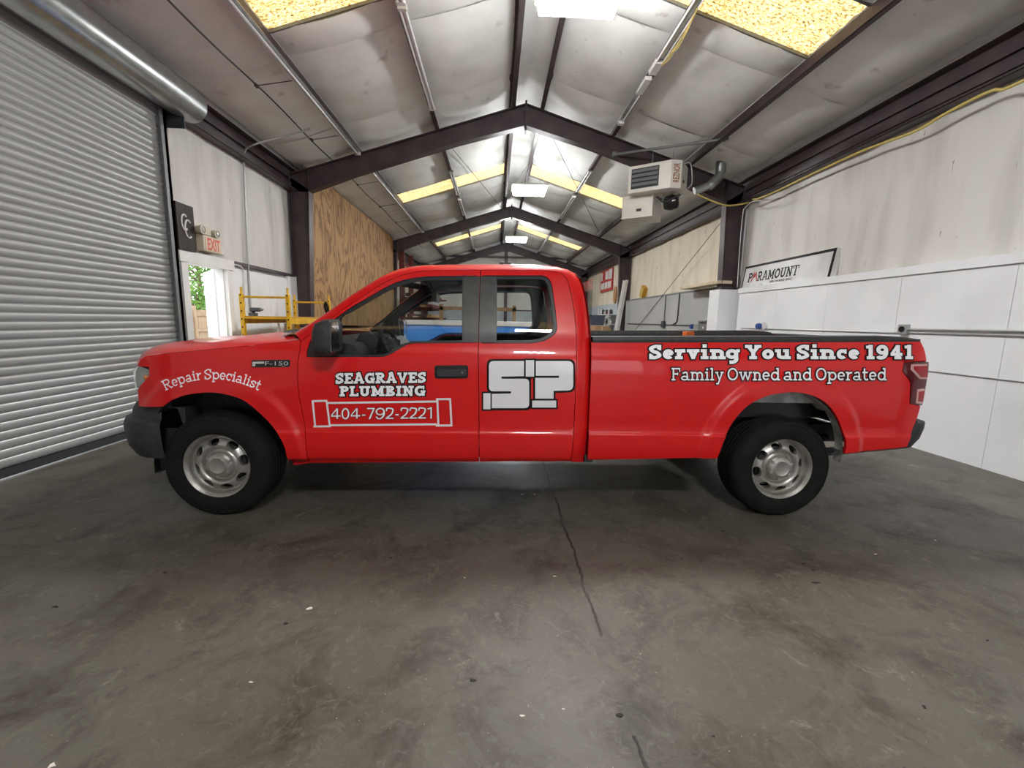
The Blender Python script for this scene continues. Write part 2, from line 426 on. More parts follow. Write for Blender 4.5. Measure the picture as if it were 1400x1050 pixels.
for s0, s1 in SKY:
    for x0, x1, side in ((PUR[1], PUR[3], 'left'), (PUR[4], PUR[6], 'right')):
        sid += 1
        w = empty(f'window_{sid}', ((x0+x1)/2, (s0+s1)/2, zc((x0+x1)/2)), f'yellowed translucent skylight strip in the {side} roof slope', 'skylight', 'roof skylights')
        w['kind'] = 'structure'
        ox, oy, oz = w.location
        for xa, xb in ((x0, (x0+x1)/2), ((x0+x1)/2, x1)):
            m = MB(); rows = []
            for j in range(41):
                y = s0+(s1-s0)*j/40
                rows.append([(x-ox, y-oy, zc(x)+.030+.010*math.cos(2*PI*j/10)-oz) for x in np.linspace(xa, xb, 3)])
            m.loft(rows).build('pane', 'skylight', w, smooth=60)
        m = MB()
        for y in (s0, s1):
            m.prism([(x0, zc(x0)-.002), (x1, zc(x1)-.002), (x1, zc(x1)+.045), (x0, zc(x0)+.045)], lambda x, z, y=y: (x-ox, y-.012-oy, z-oz), lambda x, z, y=y: (x-ox, y+.012-oy, z-oz))
        m.build('curb', 'grey_steel', w, smooth=0)

# rigid frames
def frame(y, label):
    f = empty('steel_portal', (RX, y, 0), label, 'steel frame', 'rigid frames of the building')
    for sgn in (-1, 1):
        xw = (XL+.0)-RX if sgn < 0 else (XR+.1)-RX        # wall face, local
        xi = xw - sgn*.40
        m = MB()
        # column: web and two flanges
        m.prism([(xw, 0), (xw-sgn*.27, 0), (xi, 4.0), (xw, 4.25)], lambda x, z: (x, -.008, z), lambda x, z: (x, .008, z))
        m.box(min(xw, xw-sgn*.012), max(xw, xw-sgn*.012), -.1, .1, 0, 4.25)
        m.beam((xw-sgn*.27, 0, 0), (xi, 0, 4.0), .2, .014, up=(1, 0, 0))
        m.build('column', 'steel_brown', f, smooth=0)
        m = MB()
        top = [(xw, zt(xw+RX)), (0, zt(RX))]; bot = [(0, zt(RX)-.40), (xw*.28, zt(RX+xw*.28)-.35), (xw*.72, zt(RX+xw*.72)-.37), (xi, 3.97), (xw, 3.97)]
        m.prism(top+bot, lambda x, z: (x, -.008, z), lambda x, z: (x, .008, z))
        m.beam((xw, 0, zt(xw+RX)), (0, 0, zt(RX)), .2, .014)
        for a, b in zip(bot[:3], bot[1:4]): m.beam((a[0], 0, a[1]), (b[0], 0, b[1]), .2, .014)
        m.box(min(xi, xi-sgn*.012), max(xi, xi-sgn*.012), -.1, .1, 3.97, zt(xi+RX)-.005)
        m.build('rafter', 'steel_brown', f, smooth=0)
    p = MB().box(-.018, .018, -.1, .1, zt(RX)-.50, zt(RX)+.06).build('splice_plate', 'steel_brown', f, smooth=0)
    for z in (zt(RX)-.09, zt(RX)-.30):
        for q in (-.045, .045):
            MB().lathe([(0, -.03), (.016, -.03), (.016, .03), (0, .03)], 'x', (0, q, z), 8).build('bolt', 'grey_steel', p)
    return f
for y, lb in zip(FR, ('brown steel portal frame nearest the open end bay', 'brown steel portal frame beside the roll-up door bay',
                      'brown steel portal frame carrying the end of the unit heater pipe', 'brown steel portal frame at the far end of the plywood wall',
                      'brown steel portal frame against the far end wall')):
    frame(y, lb)
PL = ['brown steel eave strut along the top of the roll-up door wall', 'roof purlin hung with the single dark strip light, over the hanging steel wire', 'roof purlin carrying the twin tube strip lights, next below the ridge towards the roll-up door',
      'ridge purlin on the roll-up door side of the ridge', 'ridge purlin that the bright light panels hang from', 'roof purlin carrying the broken strip light fixtures above the heater',
      'roof purlin that the unit heater pipe is clamped to', 'brown steel eave strut above the yellow cable']
for k, x in enumerate(PUR):
    ev = k in (0, 7); s = -1 if x < RX else 1
    m = MB()
    if ev:
        xw = XL-.02 if k == 0 else XR+.12; z0, z1 = 3.97, zc(xw)-.08
        m.box(min(xw, xw-s*.008), max(xw, xw-s*.008), Y0, Y1, z0, z1)
        m.box(min(xw, xw-s*.16), max(xw, xw-s*.16), Y0, Y1, z0, z0+.008); m.box(min(xw, xw-s*.12), max(xw, xw-s*.12), Y0, Y1, z1-.008, z1)
        m.box(min(xw-s*.16, xw-s*.152), max(xw-s*.16, xw-s*.152), Y0, Y1, z0, z0+.03)
        for v in (.35, .7): m.box(min(xw-s*.05, xw-s*.042), max(xw-s*.05, xw-s*.042), Y0, Y1, z0+(z1-z0)*v-.06, z0+(z1-z0)*v+.02)
    else:
        z0 = zt(x)+.004; z1 = zc(x)
        m.box(x-.004, x+.004, Y0, Y1, z0, z1)
        m.box(min(x, x-s*.075), max(x, x-s*.075), Y0, Y1, z0, z0+.007); m.box(min(x, x+s*.075), max(x, x+s*.075), Y0, Y1, z1-.007, z1)
        m.box(min(x-s*.075, x-s*.068), max(x-s*.075, x-s*.068), Y0, Y1, z0, z0+.022)
    tag(m.build('eave_strut' if ev else 'roof_purlin', 'steel_brown', smooth=0), PL[k], 'purlin', 'roof purlins')

# wall on the left (the roll-up door side)
DY0, DY1, DZ = 2.2, 5.95, 4.02          # roll-up door opening
MY0, MY1, MZ = 6.17, 7.06, 2.16         # doorway
m = MB(); x0, x1 = -4.37, -4.27
m.box(x0, x1, Y0, DY0, 0, 4.62).box(x0, x1, DY0, DY1, DZ, 4.62).box(x0, x1, DY1, MY0, 0, 4.62).box(x0, x1, MY0, MY1, MZ, 4.62).box(x0, x1, MY1, Y1, 0, 4.62)
wl = tag(m.build('wall_left', 'white_panel', smooth=0), 'wall with the roll-up door, the open doorway and a plywood lining', 'wall', kind='structure')
def wall_strip(parent, xf, into, y0, y1, z0, z1, m_, bulge=.035, name='insulation_panel'):
    """one quilted strip of wall insulation, bulging into the room"""
    rows = []; ph = random.random()*6
    for j in range(11):
        z = z0+(z1-z0)*j/10
        rows.append([(xf+into*(bulge*(math.sin(PI*i/10)**.6)*(.75+.25*math.sin(2.1*j/10*PI+ph))+.006*math.sin(i*1.9+j*.6+ph)*math.sin(PI*i/10)), y0+(y1-y0)*i/10, z) for i in range(11)])
    MB().loft(rows).build(name, m_, parent, smooth=60)
for a, b in ((5.98, 6.86), (6.86, 7.9), (7.9, 8.7), (8.7, 9.32)): wall_strip(wl, XL-.045, 1, a, b, 2.30, 4.2, 'insulation_wall')
for a, b in ((-8, -6.1), (-6.1, -4.2), (-4.2, -2.1), (-2.1, 0), (0, 2.1)): wall_strip(wl, XL-.045, 1, a, b, 0, 4.2, 'insulation_wall')
for a, b in ((17.4, 19.3), (19.3, 21.2), (21.2, 23.1), (23.1, 25.0)): wall_strip(wl, XL-.045, 1, a, b, 0, 4.2, 'insulation_tan')
for a, b in ((7.16, 8.33), (8.335, 9.3)): MB().box(XL-.02, XL, a, b, 0, 2.2).build('wall_panel', 'white_panel', wl, smooth=0)
MB().box(XL-.02, XL+.03, 9.02, 9.40, 0, 2.27).build('column_cover', 'white_panel', wl, smooth=0)
PX = -3.95
ys = list(np.arange(9.56, 17.0, 1.22))
for i, y in enumerate(ys):
    for z0, z1 in ((0, 1.215), (1.22, 3.655), (3.66, 4.50)):
        MB().box(PX-.02, PX+.003*((i+int(z0)) % 2), y, min(y+1.216, 17.08), z0, z1).build('plywood_sheet', 'plywood', wl, smooth=0)
tag(MB().box(XL-.03, XL+.03, 6.95, 9.3, 2.25, 2.305).build('trim_1', 'steel_brown', smooth=0), 'dark wall girt above the open doorway', 'trim', kind='structure')

# wall on the right
m = MB().box(5.36, 5.46, Y0, Y1, 0, 4.62)
wr = tag(m.build('wall_right', 'white_panel', smooth=0), 'wall with white lower panels and white vinyl insulation above', 'wall', kind='structure')
ys = [-8, -6.5, -4.75, -2.9, -1.05, .8, 2.65, 4.5, 6.36, 8.2, 9.3]
for a, b in zip(ys, ys[1:]): wall_strip(wr, 5.30, -1, a, b, 2.1, 4.2, 'insulation_wall')
ys = [9.5, 10.9, 12.4, 14.0, 15.6, 17.1]
for a, b in zip(ys, ys[1:]): wall_strip(wr, 5.30, -1, a, b, 2.2, 4.2, 'insulation_tan')
ys = [17.3, 19.0, 20.8, 22.7, 24.9]
for a, b in zip(ys, ys[1:]): wall_strip(wr, 5.30, -1, a, b, 2.2, 4.2, 'insulation_tan')
ys = list(np.arange(9.02-14*1.22, 9.1, 1.22))
for a, b in zip(ys, ys[1:]): MB().box(XR, XR+.2, a+.002, b-.002, 0, 2.098).build('wall_panel', 'white_panel', wr, smooth=0)
for a, b in ((9.72, 12.1), (12.1, 14.5), (14.5, 17.0)): MB().box(XR, XR+.2, a+.004, b-.004, 0, 2.27).build('wall_panel', 'grey_panel', wr, smooth=0)
for a, b in ((17.35, 19.8), (19.8, 22.3), (22.3, 25.0)): MB().box(XR, XR+.2, a+.004, b-.004, 0, 2.25).build('wall_panel', 'pale_blue_panel', wr, smooth=0)
tag(MB().box(XR-.025, XR+.19, Y0, 9.04, 2.10, 2.205).build('trim_2', 'white_panel', smooth=0, bevel=.004), 'white ledge cap running along the top of the white wall panels', 'trim', kind='structure')
tag(MB().box(XR-.01, XR+.19, 9.72, 17.0, 2.275, 2.32).build('trim_3', 'grey_steel', smooth=0), 'grey ledge on top of the grey wall panels', 'trim', kind='structure')

# end walls
wb = tag(MB().prism([(-4.4, 0), (5.45, 0), (5.45, 4.55), (RX, zc(RX)+.12), (-4.4, 4.55)], lambda x, z: (x, Y1, z), lambda x, z: (x, Y1+.1, z)).build('wall_back', 'white_panel', smooth=0),
         'far end wall with white panels and a dark girt line', 'wall', kind='structure')
xs = np.linspace(-4.2, 5.2, 8)
for a, b in zip(xs, xs[1:]):
    m = MB(); n = 6
    m.loft([[(a+(b-a)*i/n, Y1-.02-.04*math.sin(PI*i/n)**.6, z0+(min(zc(a+(b-a)*i/n), 5.6)-z0)*j/6) for i in range(n+1)] for z0 in (2.05,) for j in range(7)])
    m.build('insulation_panel', 'insulation_wall', wb, smooth=60)
    MB().box(a+.004, b-.004, Y1-.05, Y1, 0, 1.98).build('wall_panel', 'pale_blue_panel', wb, smooth=0)
tag(MB().box(-4.2, 5.2, Y1-.09, Y1-.03, 1.98, 2.06).build('trim_4', 'steel_brown', smooth=0), 'dark girt across the far end wall', 'trim', kind='structure')
tag(MB().box(-4.2, 5.2, Y1-.30, Y1-.18, 4.93, 5.03).box(RX-.09, RX+.09, Y1-.3, Y1-.18, 0, 5.5).build('trim_5', 'steel_brown', smooth=0), 'end wall post and cross beam under the far gable', 'trim', kind='structure')
m = MB().box(-4.4, 1.9, Y0-.1, Y0, 0, 4.2).box(4.9, 5.45, Y0-.1, Y0, 0, 4.2)
m.prism([(-4.4, 4.2), (5.45, 4.2), (5.45, 4.55), (RX, zc(RX)+.12), (-4.4, 4.55)], lambda x, z: (x, Y0-.1, z), lambda x, z: (x, Y0, z))
tag(m.build('wall_front', 'white_panel', smooth=0), 'near end wall with a wide open bay door', 'wall', kind='structure')

# roll-up door
d1 = empty('door_1', (XL, (DY0+DY1)/2, 0), 'closed grey steel roll-up door with curved interlocking slats', 'roll-up door'); d1['kind'] = 'structure'
PIT = .079; prof = []
for i in range(7):
    a = i/6; prof.append((.009*math.sin(PI*a)**.6+.004, .011+a*(PIT-.011)))
prof = [(-.014, 0.0), (-.014, .010)] + prof
hl = (DY1-DY0)/2
slat = None
for k in range(50):
    if slat is None:
        m = MB(); m.loft([[(x, -hl+.02, z) for x, z in prof], [(x, hl-.02, z) for x, z in prof]])
        slat = m.build('slat', 'door_slat', d1, smooth=50); slat.location = (-.03, 0, .09)
    else: inst(slat, (-.03, 0, .09+k*PIT), d1)
MB().box(-.045, .0, -hl+.02, hl-.02, .018, .09).build('bottom_bar', 'dark_steel', d1, smooth=0)
for s in (-1, 1):
    m = MB().box(-.05, .045, s*hl-.02, s*hl+.03, 0, 4.05)
    m.box(.035, .045, s*hl-.07, s*hl+.03, 0, 4.02)
    m.build('guide_rail', 'grey_steel' if s > 0 else 'grey_steel', d1, smooth=0)
MB().box(-.05, .012, hl+.03, hl+.075, 2.2, 3.96).build('jamb_trim', 'conduit', d1, smooth=0)
# barrel hood
m = MB(); r = .215
m.lathe([(0, -hl-.28), (r, -hl-.28), (r, -.9), (r+.006, -.9), (r+.006, -.84), (r, -.84), (r, hl+.26), (r*.93, hl+.32), (0, hl+.32)], 'y', (.19, 0, 4.15), 40)
m.build('barrel_hood', 'galvanised', d1, smooth=40)
MB().box(-.02, .03, -hl, hl, 3.96, 4.40).build('lintel_strip', 'grey_steel', d1, smooth=0)
m = MB().box(-.04, .22, hl+.10, hl+.115, 3.80, 4.02).box(-.05, -.035, hl+.05, hl+.17, 3.78, 4.1)
m.build('barrel_bracket', 'dark_steel', d1, smooth=0)

# doorway with the door leaf swung outwards
d2 = empty('door_2', (XL, (MY0+MY1)/2, 0), 'open doorway with a white steel door swung outwards', 'door'); d2['kind'] = 'structure'
h = (MY1-MY0)/2
m = MB().box(-.165, .02, -h-.11, -h+.012, 0, MZ+.01).box(-.165, .02, h-.012, h+.10, 0, MZ+.01).box(-.165, .035, -h-.15, h+.16, MZ-.012, MZ+.145)
m.box(-.06, -.04, -h+.01, -h+.03, 0, MZ).box(-.06, -.04, h-.03, h-.01, 0, MZ)
m.build('door_frame', 'door_white', d2, smooth=0)
lf = MB().box(-.84, 0, -.04, 0, .01, MZ-.01).build('door_leaf', 'door_white', d2, smooth=0, bevel=.004); lf.location = (-.17, h+.02, 0); lf.rotation_euler = (0, 0, -math.radians(48))
MB().beam((-.20, -.07, MZ-.42), (-.52, -.05, MZ-.36), .02, .03).box(-.60, -.42, -.09, -.04, MZ-.40, MZ-.32).build('door_closer', 'white_paint', lf, smooth=0)
MB().lathe([(0, -.06), (.03, -.06), (.03, -.045), (.012, -.04), (.012, 0)], 'y', (-.77, -.04, 1.0), 14).build('door_knob', 'chrome', lf)
# dark panel between the guide rail and the doorway
tag(MB().box(XL-.04, XL+.015, DY1+.03, MY0-.11, 0, 2.2).build('trim_6', 'grey_steel', smooth=0, bevel=.003), 'grey steel post between the roll-up door and the open doorway', 'trim', kind='structure')

# outdoors beyond the doorway
gm = MB().box(-60, -4.40, -40, 70, -.16, -.02).box(-60, 60, -60, Y0-3, -.16, -.02).build('yard_ground', 'gravel', smooth=0)
tag(gm, 'pale gravel yard outside the open doorway', 'ground', kind='structure')
fn = empty('wooden_fence', (-10.5, 15, 0), 'weathered wooden board fence seen through the open doorway', 'fence')
for k in range(60):
    y = -6+k*.152
    if k == 0: bd = MB().box(-.01, .01, 0, .145, 0, 1.62).build('board', 'fence_wood', fn, smooth=0); bd.location = (0, y, 0)
    else: inst(bd, (random.uniform(-.006, .006), y, random.uniform(-.03, .02)), fn)
for z in (.3, .85, 1.4): MB().box(.01, .05, -6, 3.1, z, z+.09).build('rail', 'fence_wood', fn, smooth=0)
for y in (-4.4, -2.0, .4, 2.6): MB().box(.01, .10, y, y+.1, 0, 1.75).build('post', 'fence_wood', fn, smooth=0)
def tree(loc, hgt, rad, nclump, label, seed):
    rn = random.Random(seed); t = empty('leafy_tree', loc, label, 'tree', 'trees beyond the fence')
    m = MB().tube([(0, 0, 0), (.05, .05, hgt*.4), (.0, .1, hgt*.8)], [.16, .12, .05], 8)
    for a in range(6):
        q = a*1.05; m.tube([(0, .05, hgt*(.4+.06*a)), (rad*.6*math.cos(q), rad*.6*math.sin(q), hgt*(.62+.05*a))], [.06, .02], 6)
    m.build('trunk', 'bark', t)
    m = MB()
    for k in range(nclump):
        th = rn.uniform(0, 2*PI); ph = math.acos(rn.uniform(-.8, 1)); rr = rad*rn.uniform(.35, 1)
        c = np.array([rr*math.sin(ph)*math.cos(th), rr*math.sin(ph)*math.sin(th), hgt*.72+rr*.9*math.cos(ph)])
        for l in range(14):
            p = c + np.array([rn.gauss(0, .2) for _ in range(3)]); s_ = rn.uniform(.06, .12)
            a = np.array([rn.gauss(0, 1) for _ in range(3)]); a /= np.linalg.norm(a); b = np.cross(a, [rn.gauss(0, 1) for _ in range(3)]); b /= np.linalg.norm(b)
            i = len(m.v); m.v += [tuple(p-a*s_), tuple(p+b*s_*.5), tuple(p+a*s_), tuple(p-b*s_*.5)]; m.f.append([i, i+1, i+2, i+3])
    o = m.build('foliage', 'leaf', t, smooth=0, fix=False); o['kind'] = 'stuff'
tree((-14.5, 21.9, 0), 5.2, 1.9, 190, 'tall leafy tree standing behind the board fence', 3)
tree((-13.0, 19.5, 0), 2.6, .8, 60, 'low leafy bush-like tree just above the board fence', 5)

# ------------------------------------------------------------------ the pickup truck
TX, TY = .0997, 3.965                      # truck origin: middle of the wheelbase, centre line
WB2, ZH = 2.079, .376                      # half wheelbase, hub height
truck = empty('pickup_truck', (TX, TY, 0), 'red extended-cab pickup truck lettered for a plumbing firm', 'pickup truck')
_pz = [.30, .42, .455, .50, .56, .62, .645, .665, .70, .80, .95, 1.08, 1.16, 1.215, 1.25, 1.30, 1.36, 1.45, 1.60, 1.75, 1.83, 1.92]
_pw = [.90, .935, .972, .985, .994, .998, .999, .991, .990, .998, 1.004, 1.004, 1.000, .990, .978, .966, .952, .920, .858, .790, .745, .68]
def _pchip(x, y):
    x, y = np.array(x), np.array(y); h = np.diff(x); d = np.diff(y)/h; m = np.zeros(len(x))
    for k in range(1, len(x)-1):
        if d[k-1]*d[k] > 0:
            a, b = 2*h[k]+h[k-1], h[k]+2*h[k-1]; m[k] = (a+b)/(a/d[k-1]+b/d[k])
    m[0], m[-1] = d[0], d[-1]
    def f(t):
        t = min(max(t, x[0]), x[-1]); k = min(int(np.searchsorted(x, t, 'right'))-1, len(h)-1); s = (t-x[k])/h[k]
        return (2*s**3-3*s**2+1)*y[k]+(s**3-2*s**2+s)*h[k]*m[k]+(-2*s**3+3*s**2)*y[k+1]+(s**3-s**2)*h[k]*m[k+1]
    return f
_prof = _pchip(_pz, _pw)
def sst(t): t = min(max(t, 0), 1); return t*t*(3-2*t)
ARC = ((-2.05, .441, .487), (2.018, .505, .473))     # wheel arches: centre x, z, radius
def sideW(x, z):
    """half width of the body at length x and height z"""
    w = _prof(z)
    for c, cz, ar in ARC:
        r = math.hypot(x-c, z-cz)
        if r < ar+.16 and z > .42: w += .020*sst((ar+.16-r)/.07)
    if x < -2.1: t = (-2.1-x)/.5; w -= .075*t*t
    if x > 2.72: t = (x-2.72)/.36; w -= .028*t*t
    return w
def sideN(x, z, sgn):
    e = .004; wx = (sideW(x+e, z)-sideW(x-e, z))/(2*e); wz = (sideW(x, z+e)-sideW(x, z-e))/(2*e)
    n = Vector((-wx, sgn, -wz)); n.normalize(); return n
def S(px, py, off=0.0):
    """pixel -> (x, z) on the near body side"""
    w = 1.0
    for _ in range(7):
        P = onY(px, py, TY-w-off); x, z = P[0]-TX, P[2]; w = sideW(x, z)
    return (x, z)
def T(px, py, y):
    """pixel -> truck point on the plane local y"""
    P = onY(px, py, TY+y); return np.array([P[0]-TX, y, P[2]])
def Sl(pts, n=None):
    q = [S(*p) for p in pts]
    return [tuple(p) for p in crom(q, n)] if n else q
def in_poly(x, y, poly):
    r = False; n = len(poly); j = n-1
    for i in range(n):
        xi, yi = poly[i]; xj, yj = poly[j]
        if (yi > y) != (yj > y) and x < (xj-xi)*(y-yi)/(yj-yi)+xi: r = not r
        j = i
    return r
def shrink(poly, d):
    n = len(poly); a = sum(poly[i][0]*poly[(i+1) % n][1]-poly[(i+1) % n][0]*poly[i][1] for i in range(n)); s = 1 if a > 0 else -1
    out = []
    for i in range(n):
        p0, p1, p2 = (np.array(poly[(i+k) % n]) for k in (-1, 0, 1))
        e1, e2 = p1-p0, p2-p1; e1 = e1/(np.linalg.norm(e1)+1e-9); e2 = e2/(np.linalg.norm(e2)+1e-9)
        n1, n2 = np.array([-e1[1], e1[0]])*s, np.array([-e2[1], e2[0]])*s
        b = n1+n2; q = b @ b
        if q < .2: b = n1; q = 1
        out.append(tuple(p1+d*2*b/max(q, .8)))
    return out
def dense(poly, step):
    out = []
    for i in range(len(poly)):
        a, b = np.array(poly[i]), np.array(poly[(i+1) % len(poly)]); k = max(1, int(np.linalg.norm(b-a)/step))
        out += [tuple(a+(b-a)*j/k) for j in range(k)]
    return out
def skin(name, outline, m, parent, sgn=-1, holes=(), off=0.0, flange=.022, step=.03, gap=.0025, label=None):
    """a body panel: triangulated outline laid on the body side, with a returned edge"""
    loops = [dense(shrink(outline, gap) if gap else outline, step)] + [dense(shrink(h, -gap) if gap else h, step) for h in holes]
    V, Ed = [], []
    for lp in loops:
        i = len(V); V += [Vector(p) for p in lp]; Ed += [(i+k, i+(k+1) % len(lp)) for k in range(len(lp))]
    xs = [p[0] for p in loops[0]]; zs = [p[1] for p in loops[0]]
    nb = len(V); B = np.array([tuple(v) for v in V])
    zz = sorted(set(list(np.arange(min(zs), max(zs), step)) + [.62, .645, .655, .665, .70, .455, .47]))
    for x in np.arange(min(xs)+step/2, max(xs), step):
        for z in zz:
            if in_poly(x, z, loops[0]) and not any(in_poly(x, z, h) for h in loops[1:]) and np.min((B[:, 0]-x)**2+(B[:, 1]-z)**2) > (step*.35)**2: V.append(Vector((x, z)))
    v2, e2, f2, *_ = delaunay_2d_cdt(V, Ed, [], 0, 1e-6)
    F = []
    for f in f2:
        cx = sum(v2[k][0] for k in f)/3; cz = sum(v2[k][1] for k in f)/3
        if in_poly(cx, cz, loops[0]) and not any(in_poly(cx, cz, h) for h in loops[1:]): F.append(f)
    verts = [(p[0], sgn*(sideW(p[0], p[1])+off), p[1]) for p in v2]
    nrm = [sideN(p[0], p[1], sgn) for p in v2]
    faces = [list(f) if sgn < 0 else list(f)[::-1] for f in F]
    # orientation: make the face normal point outwards
    a, b, c = (Vector(verts[k]) for k in faces[0])
    if ((b-a).cross(c-a)).y*sgn < 0: faces = [f[::-1] for f in faces]
    ns = len(faces)
    if flange:
        cnt = {}
        for f in faces:
            for k in range(3):
                e = (f[k], f[(k+1) % 3]); cnt[tuple(sorted(e))] = cnt.get(tuple(sorted(e)), []) + [e]
        mp = {}
        for es in cnt.values():
            if len(es) == 1:
                for v in es[0]:
                    if v not in mp: mp[v] = len(verts); p = verts[v]; verts.append((p[0], p[1]-sgn*flange, p[2]))
                faces.append([es[0][1], es[0][0], mp[es[0][0]], mp[es[0][1]]])
    me = bpy.data.meshes.new(name); me.from_pydata(verts, [], faces); me.update()
    for p in me.polygons: p.use_smooth = True
    ln = []
    for pi, p in enumerate(me.polygons):
        for vi in p.vertices: ln.append(tuple(nrm[vi]) if pi < ns else tuple(p.normal))
    me.normals_split_custom_set(ln)
    o = bpy.data.objects.new(name, me); C.objects.link(o); me.materials.append(MT[m]); o.parent = parent
    if label: o['label'] = label
    return o
def mir(pts): return [(p[0], -p[1], p[2]) for p in pts]

# --- seams and outlines read from the photograph, laid on the body side
hl_lamp = Sl([(186.5, 500), (203.5, 502), (203.8, 513), (191.4, 527.6), (188, 533)])
fend_top = Sl([(187.5, 499.5), (191, 492), (198, 486.5), (215, 484), (250, 481), (300, 476.5), (350, 471.5), (395, 466.5), (410, 464)], 22)
shut1 = Sl([(411.5, 470), (409, 484), (406.8, 504), (408.4, 538), (417.4, 589), (424.6, 633)], 14)
arch_f = Sl([(396.5, 634), (390.4, 617.4), (381.4, 596.8), (368.5, 578.8), (353, 563.4), (335, 549), (317, 541.6), (294, 537.2), (273.4, 537.7), (252.8, 540.8), (235, 547.5)], 28)
arch_r = Sl([(1154.5, 620.5), (1156.7, 609.5), (1154, 595.7), (1145.7, 573.6), (1132, 554), (1112.5, 541.8), (1090.4, 537), (1071, 537.7), (1049, 541.8), (1024, 554), (1005, 573.6), (991, 601), (980.5, 627)], 32)
fend_low = Sl([(398, 637), (396.5, 633)])
bump_edge = Sl([(222, 556.5), (190, 556)])
fender = fend_top + shut1 + fend_low[:1] + arch_f + bump_edge + hl_lamp[::-1][:1] + Sl([(191.4, 527.6), (203.8, 513), (203.5, 502), (187.5, 501)])
seam_A = [(412, 466), (432, 450.5), (451, 436), (477, 417.5), (495, 405.6), (515, 392.5), (533.7, 382.4), (554, 374.7), (580, 370.2)]
seam_R = [(580, 370.2), (620, 369.2), (657, 369), (700, 369), (741.7, 369.4), (758, 370.5)]
seam_B = [(758, 370.5), (769, 374), (775, 380), (781.5, 405), (786.6, 437.4), (788, 467), (787.5, 517), (784.5, 585), (780, 631)]
split = Sl([(657, 369), (655.2, 430), (654, 470), (654.6, 540), (655.5, 631.5)], 12)
A_, R_, B_ = Sl(seam_A, 20), Sl(seam_R, 16), Sl(seam_B, 26)
iR = min(range(len(R_)), key=lambda k: abs(R_[k][0]-split[0][0]))
front_door = A_ + R_[1:iR] + split + Sl([(540, 632.5)]) + shut1[::-1][:-1]
rear_door = [split[0]] + R_[iR+1:] + B_[1:] + Sl([(700, 631)]) + split[::-1][:-1]
win_f = Sl([(419.3, 487.8), (421.5, 474), (430.9, 456), (454, 439.2), (477, 422.5), (508, 404.3), (533.7, 390), (554, 382.6), (580, 378.6), (615, 377.6), (652, 377.2)], 30) + Sl([(650.6, 468.3), (564.5, 469.3)]) + Sl([(556, 471.3), (549, 475), (533.7, 484), (523.4, 487.6)], 8)
win_r = Sl([(660, 377), (741.7, 377)]) + Sl([(741.7, 377), (750, 380.5), (753.5, 388), (756.5, 405), (761, 443.3), (759.6, 455), (744.6, 465.5), (727, 469)], 18)[1:] + Sl([(659, 469)])
glass_f = Sl([(463.5, 485.5), (463.8, 437), (480, 426), (510, 408.6), (535, 395), (556, 387.5), (582, 383.6), (632, 382.8)], 26) + Sl([(631.5, 465.5), (566, 466.6)]) + Sl([(556, 469), (548, 472.6), (532, 481.5), (520, 485.3)], 8)
glass_r = Sl([(679.5, 381.5), (738, 381.5)]) + Sl([(738, 381.5), (746, 384), (749.5, 391), (752.8, 408), (757, 443), (755, 452.5), (742, 462), (726, 465.6)], 16)[1:] + Sl([(679, 465.6)])
bed_top0, bed_top1 = S(808, 467.5), S(1258.5, 466.3)
bed_rear = Sl([(1258.8, 467), (1265, 480), (1267.5, 495), (1267.5, 513), (1263, 538), (1259, 554), (1252, 577), (1240, 611)], 16)
lamp_t = Sl([(1269, 494.6), (1236, 495), (1234, 507.5), (1245, 522.5), (1243.7, 552), (1260, 554.3)])
bed_out = [bed_top0] + [(bed_top0[0]+(bed_top1[0]-bed_top0[0])*k/10, bed_top0[1]+(bed_top1[1]-bed_top0[1])*k/10) for k in range(1, 11)]
bed_out += [p for p in bed_rear if p[1] > max(lamp_t[0][1], lamp_t[1][1])+.012] + Sl([(1267, 493.9)]) + lamp_t[1:5] + [p for p in bed_rear if p[1] < lamp_t[4][1]-.005]
bed_out += arch_r + Sl([(802.5, 629)]) + Sl([(805.5, 560), (808, 500)])

